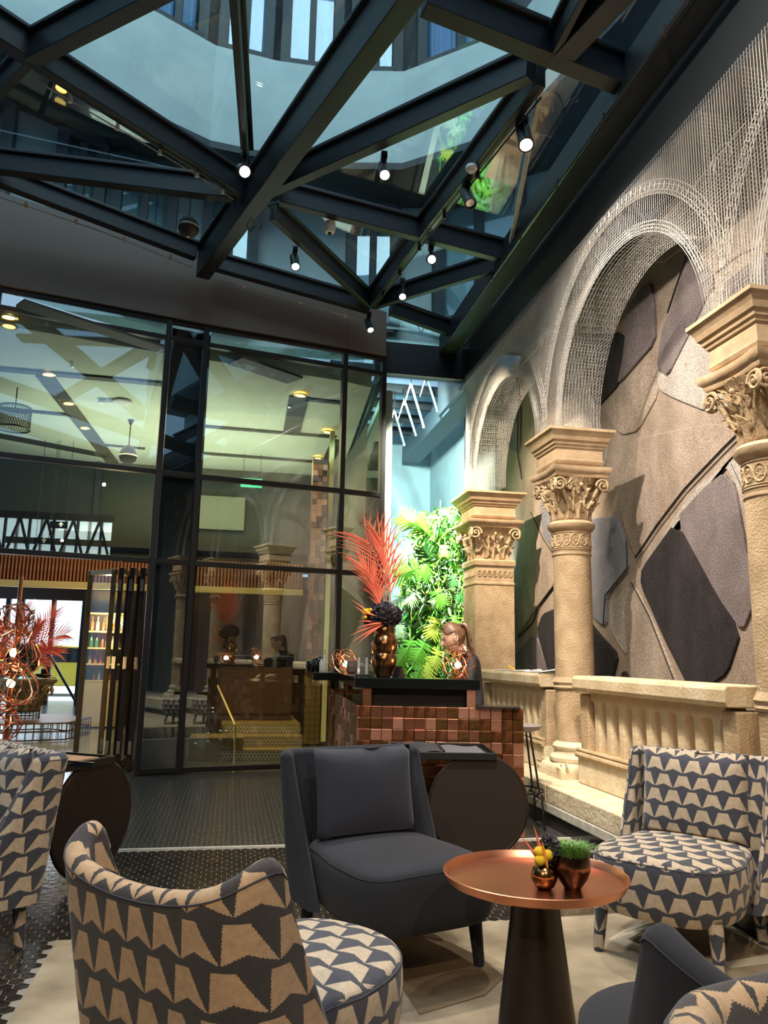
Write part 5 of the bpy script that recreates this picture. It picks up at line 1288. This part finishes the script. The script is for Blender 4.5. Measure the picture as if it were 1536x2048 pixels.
MB().lathe([(.03, 0), (.05, .02), (.062, .06), (.055, .095), (.03, .118), (.02, .12)], n=24).build('body', BLACKG, t)
t = empty('black_globe_vase', on2(637, 8.1), 0, 'taller shiny black vase behind the round black vase', 'vase')
MB().lathe([(.03, 0), (.055, .03), (.066, .08), (.055, .125), (.03, .148), (.02, .15)], n=24).build('body', BLACKG, t)
for x, h in ((642, .13), (648, .17)):
    t = empty('glass_bottle', on2(x, 7.85), 0, 'clear small glass bottle %s beside the black vases' % ('nearest' if x == 642 else 'with green sprig'), 'bottle')
    MB().lathe([(.018, 0), (.02, .005), (.019, h*.7), (.009, h*.85), (.009, h)], n=14).build('body', mat('clear_glass_solid', (.75, .75, .7), .08, spec=.8), t)
    if x == 648: MB().tube([(0, 0, h), (.01, 0, h+.03), (-.005, 0, h+.05)], .004, 5).build('sprig', GRASS, t)
# ---------------- papers on the far balustrade
for i, (y, rz_, l_) in enumerate(((7.9, .2, 'white paper sheet at the far end of the balustrade rail'), (7.45, -.15, 'white paper sheet in the middle of the far rail'), (7.05, .1, 'paper sheet with red print on the far rail'), (6.78, -.3, 'curled white booklet at the near end of the far rail'))):
    k = MB(); k.grid(lambda a, b: Vector(((a/4-.5)*.21, (b/6-.5)*.30, .006+.012*i*(b/6-.5)**2*4*(a/4))), 5, 7); o = k.build('paper_sheet', PAPER, loc=(2.84, y, 1.121)); o.rotation_euler[2] = rz_; tag(o, l_, 'paper', 'papers on the balustrade rail')
o = MB().box((0, .02, .0), (.10, .04, .004)).build('printed_strip', mat('red_print', (.45, .08, .05), .7), smooth=False, loc=(2.82, 7.02, 1.133)); tag(o, 'small red printed card lying on the far rail', 'card')
k = MB(); k.grid(lambda a, b: Vector(((a/4-.5)*.05*(1-abs(b/6-.5)), (b/6-.5)*.16, .01+.035*(b/6))), 5, 7); o = k.build('dry_leaf', ORANGE, loc=(2.75, 7.5, 1.128)); tag(o, 'orange leaf lying on the papers on the far rail', 'leaf')
# ================================================================= LIVING WALL
lwall = empty('living_plant_wall', (2.9, 10.6, .3), 0, 'dense brightly lit green plant wall left of the square pilaster', 'plant wall')
LO = Vector((2.9, 10.6, .3))
MOSS = mat('moss_panel', (.05, .16, .04), .9, col2=(.12, .30, .08), nscale=20, bump=.8, bscale=40, bdist=.03)
MB().prism([(-.45, -.25), (.55, -.25), (.55, 2.55), (.15, 2.65), (-.25, 2.2), (-.42, 1.2)], .35, .5, 'y').build('moss_panel', MOSS, lwall, smooth=False)
PPOLY = [(792, 1362), (795, 1290), (815, 1230), (800, 1150), (822, 1085), (838, 1040), (870, 1022), (905, 1012), (950, 1030), (955, 1362)]
def inpoly(x, y, P):
    c = False; j = len(P)-1
    for i in range(len(P)):
        if (P[i][1] > y) != (P[j][1] > y) and x < (P[j][0]-P[i][0])*(y-P[i][1])/(P[j][1]-P[i][1])+P[i][0]: c = not c
        j = i
    return c
LM = [LEAFP, LEAF, LEAFY, LEAFD]; mbs = [MB() for _ in LM]
def blade(k, p, d, L_, w_, droop=.4):
    d = d.normalized(); sd = d.cross(Vector((R.uniform(-1, 1), -1, R.uniform(-.5, 1)))); sd.normalize(); o = len(k.v); n = 4
    for i in range(n+1):
        t = i/n; q = p+d*L_*t+Vector((0, 0, -droop*L_*t*t)); ww = w_*(.35+.65*sin(pi*(.12+.88*t)))*(1-.0*t) if i < n else 0.0006
        k.v += [tuple(q-sd*ww), tuple(q+sd*ww)]
    for i in range(n): k.face((o+2*i, o+2*i+1, o+2*i+3, o+2*i+2))
cnt = 0
while cnt < 6200:
    x, y = R.uniform(785, 958), R.uniform(1005, 1362)
    if not inpoly(x, y, PPOLY): continue
    D = R.uniform(9.7, 10.75); p = D_(x, y, D)-LO
    d = Vector((R.uniform(-1, .8), R.uniform(-1, .2), R.uniform(-.9, .7))); mi = R.choices(range(4), (4, 4, 1.6, 3))[0]
    if R.random() < .55: blade(mbs[mi], p, d, R.uniform(.10, .26), R.uniform(.006, .012), .5)
    else: blade(mbs[mi], p, d, R.uniform(.06, .13), R.uniform(.014, .026), .3)
    cnt += 1
for k, m in zip(mbs, LM): tag(k.build('foliage', m, lwall, fix=False), kind='stuff')
def bigleaf(L_, lobes=7, m=LEAF, wide=.55, name='monstera_leaf'):
    k = MB(); n = 14
    rib = lambda t: Vector((0, L_*t, .06*L_*sin(pi*t)))
    for s_ in (-1, 1):
        for i in range(lobes):
            t0 = .02+.86*i/lobes; t1 = t0+.86/lobes*.86; tm = (t0+t1)/2
            W = L_*wide*sin(pi*(.16+.74*tm))**.8
            a, b = rib(t0), rib(t1); dirv = Vector((s_*1.0, .35+.8*tm-.55*(1-tm)*(i < 2), -.18)).normalized()
            e1 = (a+b)/2+dirv*W*.55; e2 = (a+b)/2+dirv*W; wd = Vector((0, (t1-t0)*L_*.52, 0))
            o = len(k.v); k.v += [tuple(a), tuple(b), tuple(e1-wd*1.0), tuple(e1+wd*1.0), tuple(e2-wd*.35), tuple(e2+wd*.35)]
            k.face((o, o+1, o+3, o+2)); k.face((o+2, o+3, o+5, o+4))
            # webbing near the rib
            if i < lobes-1:
                c = rib(t0+.86/lobes); f_ = b+dirv*W*.30; g = c+dirv*W*.30; o = len(k.v); k.v += [tuple(b), tuple(c), tuple(g), tuple(f_)]; k.face((o, o+1, o+2, o+3))
    tip = rib(1.05); a = rib(.86); o = len(k.v); k.v += [tuple(a+Vector((-.1*L_, 0, -.01))), tuple(a+Vector((.1*L_, 0, -.01))), tuple(tip)]; k.face((o, o+1, o+2))
    o = k.build(name, m, lwall, fix=False); return o
def stemt(a, b): return MB().tube([a, (a+b)/2+Vector((0, 0, .03)), b], .006, 5).build('leaf_stem', LEAF, lwall)
protos = [bigleaf(.46, 8, LEAF), bigleaf(.42, 7, LEAFY), bigleaf(.34, 6, LEAFD, .62), bigleaf(.36, 7, LEAFP, .6)]
used = [False]*4
def place(px, D, pi_, ang, tilt, s=1.0, stem=True):
    p = D_(px[0], px[1], D)-LO; o = protos[pi_]
    if used[pi_]: o = inst(o, lwall)
    used[pi_] = True
    vx = RT*cos(ang)-UP*sin(ang)*-1; yv = (RT*cos(ang)+UP*sin(ang)+(-FW)*tilt).normalized(); zv = (-FW-yv*(-FW).dot(yv)).normalized(); xv = yv.cross(zv)
    M = Matrix((xv, yv, zv)).transposed().to_4x4(); M.translation = p; o.matrix_basis = M @ Matrix.Scale(s*.72, 4)
    if stem: stemt(p, p-yv*.22*s+FW*.15)
pi_2 = pi
for a in [((880, 1035), 9.9, 2, radians(-95), .1, 1.0), ((846, 1058), 9.7, 1, radians(150), .2, 1.2), ((862, 1075), 9.65, 0, radians(135), .2, .9),
          ((825, 1095), 9.6, 3, radians(215), .3, 1.15), ((838, 1135), 9.55, 0, radians(200), .2, 1.05), ((865, 1128), 9.5, 2, radians(120), .2, 1.1), ((858, 1120), 9.5, 0, radians(250), .2, .8),
          ((775, 1118), 9.7, 3, radians(230), .3, .9), ((795, 1068), 10, 2, radians(250), .1, .35), ((872, 1235), 9.55, 1, radians(255), .2, .9), ((878, 1300), 9.5, 1, radians(250), .2, .8),
          ((850, 1285), 9.5, 0, radians(240), .3, .9), ((855, 1310), 9.5, 1, radians(265), .3, 1.0), ((820, 1280), 9.5, 0, radians(265), .3, .9), ((815, 1300), 9.4, 0, radians(235), .3, .8), ((800, 1320), 9.4, 1, radians(265), .3, .75),
          ((832, 1180), 9.6, 3, radians(240), .3, .8), ((800, 1190), 9.7, 3, radians(255), .3, .7), ((845, 1040), 9.8, 1, radians(95), .1, .35), ((905, 1050), 9.7, 2, radians(60), .3, .6),
          ((930, 1080), 9.7, 3, radians(-60), .3, .6), ((800, 1250), 9.5, 3, radians(270), .3, .6), ((870, 1180), 9.5, 0, radians(300), .3, .7), ((905, 1150), 9.6, 2, radians(280), .3, .6), ((840, 1335), 9.4, 0, radians(250), .3, .6),
          ((910, 1230), 9.6, 0, radians(270), .3, .6), ((890, 1090), 9.6, 1, radians(265), .3, .5), ((925, 1180), 9.6, 2, radians(250), .3, .6), ((885, 1200), 9.5, 3, radians(200), .3, .6)]:
    place(*a)
# ================================================================= RECEPTIONIST
pc = D_(938, 1360, 6.35); per = empty('person', (pc.x+.02, pc.y, 0), radians(180-8), 'woman in black with brown ponytail looking down behind the copper desk', 'person')
J = {'pel': ((0, 0, .86), .125), 'sp': ((.01, 0, 1.0), .105), 'ch': ((.015, 0, 1.14), .118), 'nb': ((.015, 0, 1.24), .085), 'nk': ((.055, 0, 1.295), .052), 'nt': ((.105, 0, 1.345), .048),
     'sl': ((.015, .145, 1.205), .056), 'el': ((.06, .20, .99), .040), 'wl': ((.28, .12, .93), .026), 'sr': ((.015, -.145, 1.205), .056), 'er': ((.06, -.20, .99), .040), 'wr': ((.28, -.12, .93), .026),
     'hl': ((0, .085, .80), .088), 'kl': ((.03, .09, .44), .058), 'al': ((-.01, .09, .07), .036), 'tl': ((.12, .10, .035), .030), 'hr': ((0, -.085, .80), .088), 'kr': ((.03, -.09, .44), .058), 'ar': ((-.01, -.09, .07), .036), 'tr': ((.12, -.10, .035), .030)}
E_ = [('pel', 'sp'), ('sp', 'ch'), ('ch', 'nb'), ('nb', 'nk'), ('nk', 'nt'), ('ch', 'sl'), ('sl', 'el'), ('el', 'wl'), ('ch', 'sr'), ('sr', 'er'), ('er', 'wr'), ('pel', 'hl'), ('hl', 'kl'), ('kl', 'al'), ('al', 'tl'), ('pel', 'hr'), ('hr', 'kr'), ('kr', 'ar'), ('ar', 'tr')]
keys = list(J); me = bpy.data.meshes.new('body_skeleton'); me.from_pydata([J[k][0] for k in keys], [(keys.index(a), keys.index(b)) for a, b in E_], [])
sk = bpy.data.objects.new('body_skeleton', me); COL.objects.link(sk); mod = sk.modifiers.new('skin', 'SKIN'); me_sv = me.skin_vertices[0] if me.skin_vertices else None
if me_sv is None:
    bm = bmesh.new(); bm.from_mesh(me); bm.verts.layers.skin.verify(); bm.to_mesh(me); bm.free(); me_sv = me.skin_vertices[0]
for i, k_ in enumerate(keys): r_ = J[k_][1]; me_sv.data[i].radius = (r_, r_*(1.15 if k_ in ('ch', 'sp', 'pel') else 1)); me_sv.data[i].use_root = (k_ == 'pel')
sub = sk.modifiers.new('sub', 'SUBSURF'); sub.levels = 2; sub.render_levels = 2
dg = bpy.context.evaluated_depsgraph_get(); bmesh_src = sk.evaluated_get(dg).to_mesh()
body = MB(); body.v = [tuple(v.co) for v in bmesh_src.vertices]
for p_ in bmesh_src.polygons:
    c = p_.center; skin = (c.z > 1.30 and c.x > .045 and abs(c.y) < .1) or (abs(c.y) < .22 and c.x > .24 and .80 < c.z < 1.05)
    body.m = 1 if skin else 0; body.face(list(p_.vertices))
bpy.data.objects.remove(sk)
body.m = 1
Hc = Vector((.150, 0, 1.405)); HM = Matrix.Translation(Hc) @ Matrix.Rotation(radians(24), 4, 'Y')
def headpt(th, ph):
    """th 0 top..pi bottom, ph 0 = forward"""
    x, y, z = sin(th)*cos(ph), sin(th)*sin(ph), cos(th)
    X, Y_h, Zh = .094*x, .073*y, .118*z
    if z < -.1: f_ = min(1, (-z-.1)/.9); X = X*(1-.22*f_)+(.018*f_ if x > 0 else .035*f_); Y_h *= 1-.42*f_
    if x > 0:
        fr = max(0, cos(ph))**2
        X *= 1-.05*fr*(z > -.2)
        X += .032*math.exp(-((Zh+.018)/.017)**2-(Y_h/.013)**2)+.012*math.exp(-((Zh-.004)/.02)**2-(Y_h/.010)**2)    # nose
        X += .006*math.exp(-((Zh-.026)/.010)**2)*math.exp(-(Y_h/.045)**2)                    # brow
        X -= .010*math.exp(-((Zh-.008)/.010)**2)*math.exp(-((abs(Y_h)-.030)/.014)**2)          # eye sockets
        X += .008*math.exp(-((Zh+.050)/.006)**2-(Y_h/.020)**2)+.008*math.exp(-((Zh+.064)/.006)**2-(Y_h/.017)**2)  # lips
        X += .012*math.exp(-((Zh+.098)/.016)**2-(Y_h/.022)**2)                           # chin
    return HM @ Vector((X, Y_h, Zh))
nb, na = 48, 40; b = len(body.v)
for i in range(nb+1):
    for j in range(na): body.v.append(tuple(headpt(pi*max(.001, min(.999, i/nb)), 2*pi*j/na)))
for i in range(nb):
    for j in range(na): j2 = (j+1) % na; body.face((b+i*na+j, b+i*na+j2, b+(i+1)*na+j2, b+(i+1)*na+j))
for s_ in (-1, 1):       # ears and hands joined to the body
    pts = [HM @ Vector((-.008+.017*cos(a), s_*.076, .000+.030*sin(a))) for a in [2*pi*q/12 for q in range(12)]]; body.tube(pts, .0065, 6, closed=True)
    body.lathe([(0, -.02), (.012, -.012), (.015, 0), (.010, .014), (0, .02)], c=HM @ Vector((-.006, s_*.071, .0)), n=8, cap=False)
    w0 = Vector((.28, s_*.12, .93)); body.tube([w0, w0+Vector((.04, -s_*.008, -.006)), w0+Vector((.085, -s_*.014, -.012))], [.024, .034, .028], 10)
    for fi, (oy, L_) in enumerate(((-.026, .060), (-.009, .070), (.009, .066), (.026, .052))):
        p0 = w0+Vector((.082, -s_*.014+oy, -.012)); body.tube([p0, p0+Vector((L_*.45, 0, .002)), p0+Vector((L_*.8, 0, -.012)), p0+Vector((L_, 0, -.026))], [.0092, .0088, .0078, .006], 7)
    p0 = w0+Vector((.03, -s_*.034, -.004)); body.tube([p0, p0+Vector((.028, -s_*.018, -.004)), p0+Vector((.055, -s_*.022, -.012))], [.011, .0095, .007], 7)
bo = body.build('body', [CLOTH, SKIN], per); bo.data.polygons.foreach_set('use_smooth', [True]*len(bo.data.polygons))
k = MB()
for i in range(nb+1):
    for j in range(na):
        th, ph = pi*max(.001, min(.999, i/nb)), 2*pi*j/na; P = headpt(th, 0 if False else ph); c = P-Hc; k.v.append(tuple(Hc+c*1.075))
for i in range(nb):
    for j in range(na):
        th, ph = pi*(i+.5)/nb, 2*pi*(j+.5)/na; phs = abs(((ph+pi) % (2*pi))-pi)
        lim = .58+.68*min(1, max(0, (phs-.35)/.8)) if phs < 1.15 else (1.26 if phs < 1.72 else min(2.25, 1.26+(phs-1.72)*2.6))
        if th < lim: j2 = (j+1) % na; k.face((i*na+j, i*na+j2, (i+1)*na+j2, (i+1)*na+j))
hr = k.build('hair', HAIR, per, fix=False); m_ = hr.modifiers.new('solid', 'SOLIDIFY'); m_.thickness = .006
def crom(P):
    o = []
    for i in range(len(P)-1):
        a, b, c, d = P[max(0, i-1)], P[i], P[i+1], P[min(len(P)-1, i+2)]
        o += [b, (9*(b+c)-a-d)/16]
    return o+[P[-1]]
knot = HM @ Vector((-.085, 0, .075)); k = MB()
for q in range(11):
    oy = (q-5)*.005; k.tube(crom([knot+Vector((0, oy*.4, 0)), knot+Vector((-.045, oy, .004)), knot+Vector((-.075, oy*1.6, -.05)), knot+Vector((-.085-.006*(q % 3), oy*2, -.13)), knot+Vector((-.095-.008*(q % 4), oy*2, -.215)), knot+Vector((-.115-.01*(q % 3), oy*1.5, -.27-.01*(q % 4)))]), [.012, .0145, .017, .0168, .016, .014, .012, .010, .008, .005, .002], 6)
k.build('ponytail', HAIR, per); MB().lathe([(.020, -.012), (.024, 0), (.020, .012)], c=knot+Vector((-.01, 0, 0)), n=14).build('hair_tie', BLACK, per)
for s_ in (-1, 1):
    MB().lathe([(0, -.005), (.005, 0), (0, .005)], c=HM @ Vector((-.004, s_*.078, -.030)), n=8, cap=False).build('earring', CHROME, per)
    MB().tube([HM @ Vector((.083-.006*abs(q-1.5), s_*(.020+.007*q), .003-.002*(q in (1, 2)))) for q in range(4)], .0022, 5).build('eyelashes', BLACK, per)
    MB().tube([HM @ Vector((.081-.010*q/3, s_*(.016+.012*q), .030+.003*sin(q))) for q in range(4)], .0022, 5).build('eyebrow', HAIR, per)
MB().tube([HM @ Vector((.083, y_, -.056)) for y_ in (-.018, 0, .018)], .0035, 5).build('lips', mat('lips', (.50, .17, .14), .5), per)
MB().tube([(.02+.062*cos(a*pi/10), .085*sin(a*pi/10), 1.262+.012*cos(a*pi/10)) for a in range(20)], .011, 6, closed=True).build('collar', CLOTH, per)
# ================================================================= LOBBY CAPITAL TABLE
cp = D_(42, 1475, 11.3); tblp = (cp.x, cp.y)
tbl = empty('capital_table', (*tblp, 0), .35, 'old carved stone capital used as a table on a black wire stand in the lobby', 'table')
c_ = capital(tbl, .36, False, 'stone_capital'); c_.location = (0, 0, .36)
for ch in c_.children: 
    if ch.data.materials: ch.data.materials[0] = mat('aged_gold_stone', (.30, .20, .08), .7, col2=(.45, .33, .15), nscale=8, bump=.3)
MB().lathe([(.42, .825), (.425, .83), (.42, .838)], n=40).build('glass_top', CLEAR, tbl)
k = MB()
for q in range(12): a = q*pi/6; k.tube([(.22*cos(a), .22*sin(a), .25), (.22*cos(a), .22*sin(a), .36)], .007, 5)
for z in (.27, .31, .355): k.tube([(.22*cos(a*pi/10), .22*sin(a*pi/10), z) for a in range(20)], .006, 5, closed=True)
tag(k.build('wire_stand', BLACK, tbl), kind='stuff')
k = MB(); hx_ = [(.95*cos(q*pi/3), .95*sin(q*pi/3)) for q in range(6)]
for z in (.02, .13, .24):
    for q in range(6): k.bar((*hx_[q], z), (*hx_[(q+1) % 6], z), .018, .018)
for q in range(6):
    for u in range(9): p = Vector((*hx_[q], 0)).lerp(Vector((*hx_[(q+1) % 6], 0)), u/9); k.bar(p+Vector((0, 0, .01)), p+Vector((0, 0, .24)), .012, .012)
tag(k.build('wire_base', mat('rust_wire', (.16, .08, .035), .5, .5), tbl, smooth=False), kind='stuff')
MB().prism([(x*.98, y*.98) for x, y in hx_], .235, .25).build('base_top', mat('mesh_top', (.10, .05, .025), .5, .4), tbl, smooth=False)
TT = .84
for i, (dx, dy, h, r_, m_, lb_) in enumerate(((-.10, -.22, .17, .055, BRONZE, 'bronze cylinder vase in the middle of the carved capital table'), (.07, -.24, .15, .045, LEAFD, 'green glass vase on the carved capital table'), (.27, -.12, .13, .06, BLACKG, 'black vase at the right of the carved capital table'), (-.22, -.1, .14, .05, BLACKG, 'black vase at the left of the carved capital table'))):
    t = empty('lobby_vase', (tblp[0]+dx, tblp[1]+dy, TT), 0, lb_, 'vase'); MB().lathe([(r_*.8, 0), (r_, .02), (r_, h*.8), (r_*.85, h), (r_*.75, h)], n=18).build('body', m_, t)
for i, (dx, lb_) in enumerate(((.36, 'flat dark bowl at the right edge of the carved capital table'), (-.33, 'flat dark bowl at the left edge of the carved capital table'))):
    t = empty('dark_bowl', (tblp[0]+dx*.75, tblp[1]-.20, TT), 0, lb_, 'bowl'); MB().lathe([(.04, 0), (.10, .02), (.125, .05), (.12, .055), (.09, .03), (0, .015)], n=24, cap=False).build('body', DBRONZE, t)
fa = empty('lobby_flowers', (tblp[0]-.08, tblp[1], TT+.14), 0, 'large coral palm and black hydrangea arrangement on the carved capital table', 'flowers')
tag(petals(700, .20, (.02, -.05, .16), .035, (1.1, 1, .8)).build('black_hydrangea', HYD, fa, fix=False, smooth=False), kind='stuff')
tag(petals(300, .13, (.08, -.18, .02), .028, (1.2, 1, .7)).build('black_hydrangea', mat('brown_hydrangea', (.09, .05, .03), .6), fa, fix=False, smooth=False), kind='stuff')
MB().lathe([(.16*sin(pi*q/10), .14-.13*cos(pi*q/10)) for q in range(11)], n=16, cap=False).build('flower_core', HYD, fa)
for (tip, bow, n_, l0, sp_) in (((-.05, 0, .85), (-.03, 0, .05), 13, .26, 1.3), ((.38, -.05, .80), (.05, 0, .1), 13, .24, 1.2), ((.55, -.1, .48), (0, 0, .16), 13, .24, 1.2), ((.48, -.1, .22), (0, 0, .16), 16, .22, .8), ((-.40, -.05, .62), (0, 0, .1), 18, .24, .9), ((.36, -.2, .04), (.05, 0, .1), 14, .20, .8), ((-.42, -.1, .12), (0, 0, .12), 15, .22, .8), ((.2, -.1, .62), (0, 0, .05), 16, .2, .9), ((-.55, 0, .35), (0, 0, .1), 16, .22, .8)):
    frond(fa, (0, -.06, .10), tip, bow, n_, l0, sp_, .0075)
b0 = None
for q in range(5):
    k = MB().lathe([(.022*sin(pi*u/7), -.022*cos(pi*u/7)) for u in range(8)], n=10, cap=False); p = (-.10+R.uniform(-.05, .04), -.24, .03+R.uniform(-.03, .07))
    if b0 is None: b0 = k.build('flower_ball', YEL, fa, loc=p)
    else: inst(b0, fa, loc=p)
# copper wire light sculpture at the left edge
wp = D_(8, 1500, 5.6); ws = empty('wire_floor_lamp', (wp.x, wp.y, 0), 0, 'tall copper wire light sculpture glowing at the left edge', 'floor lamp')
MB().tube([(0, 0, 0), (0, 0, 1.78)], .016, 8).build('rod', COPWIRE, ws); MB().lathe([(.16, 0), (.16, .012), (.02, .02)], n=24).build('base', COPWIRE, ws)
rr = random.Random(4)
for bi, (z, r_, dx) in enumerate(((.45, .16, .0), (.72, .15, -.05), (1.0, .20, -.02), (1.22, .19, .0), (1.46, .13, .02))):
    for q in range(7):
        ax = Vector((rr.uniform(-1, 1), rr.uniform(-1, 1), rr.uniform(-1, 1))).normalized(); a = ax.orthogonal().normalized(); b = ax.cross(a); of = Vector((rr.uniform(-.05, .05)+dx, rr.uniform(-.05, .05), z+rr.uniform(-.05, .05)))
        MB().tube([of+(a*cos(2*pi*u/24)*rr.uniform(.7, .85)+b*sin(2*pi*u/24))*r_*rr.uniform(.9, 1.03) for u in range(24)], .006, 5, closed=True).build('wire_loop', COPWIRE, ws)
    if bi in (0, 2, 3):
        MB().lathe([(.03*sin(pi*q/8), z-.035*cos(pi*q/8)) for q in range(9)], n=12, cap=False).build('bulb', BULB, ws); light('POINT', (wp.x, wp.y, z), 9, WARM2, radius=.03)
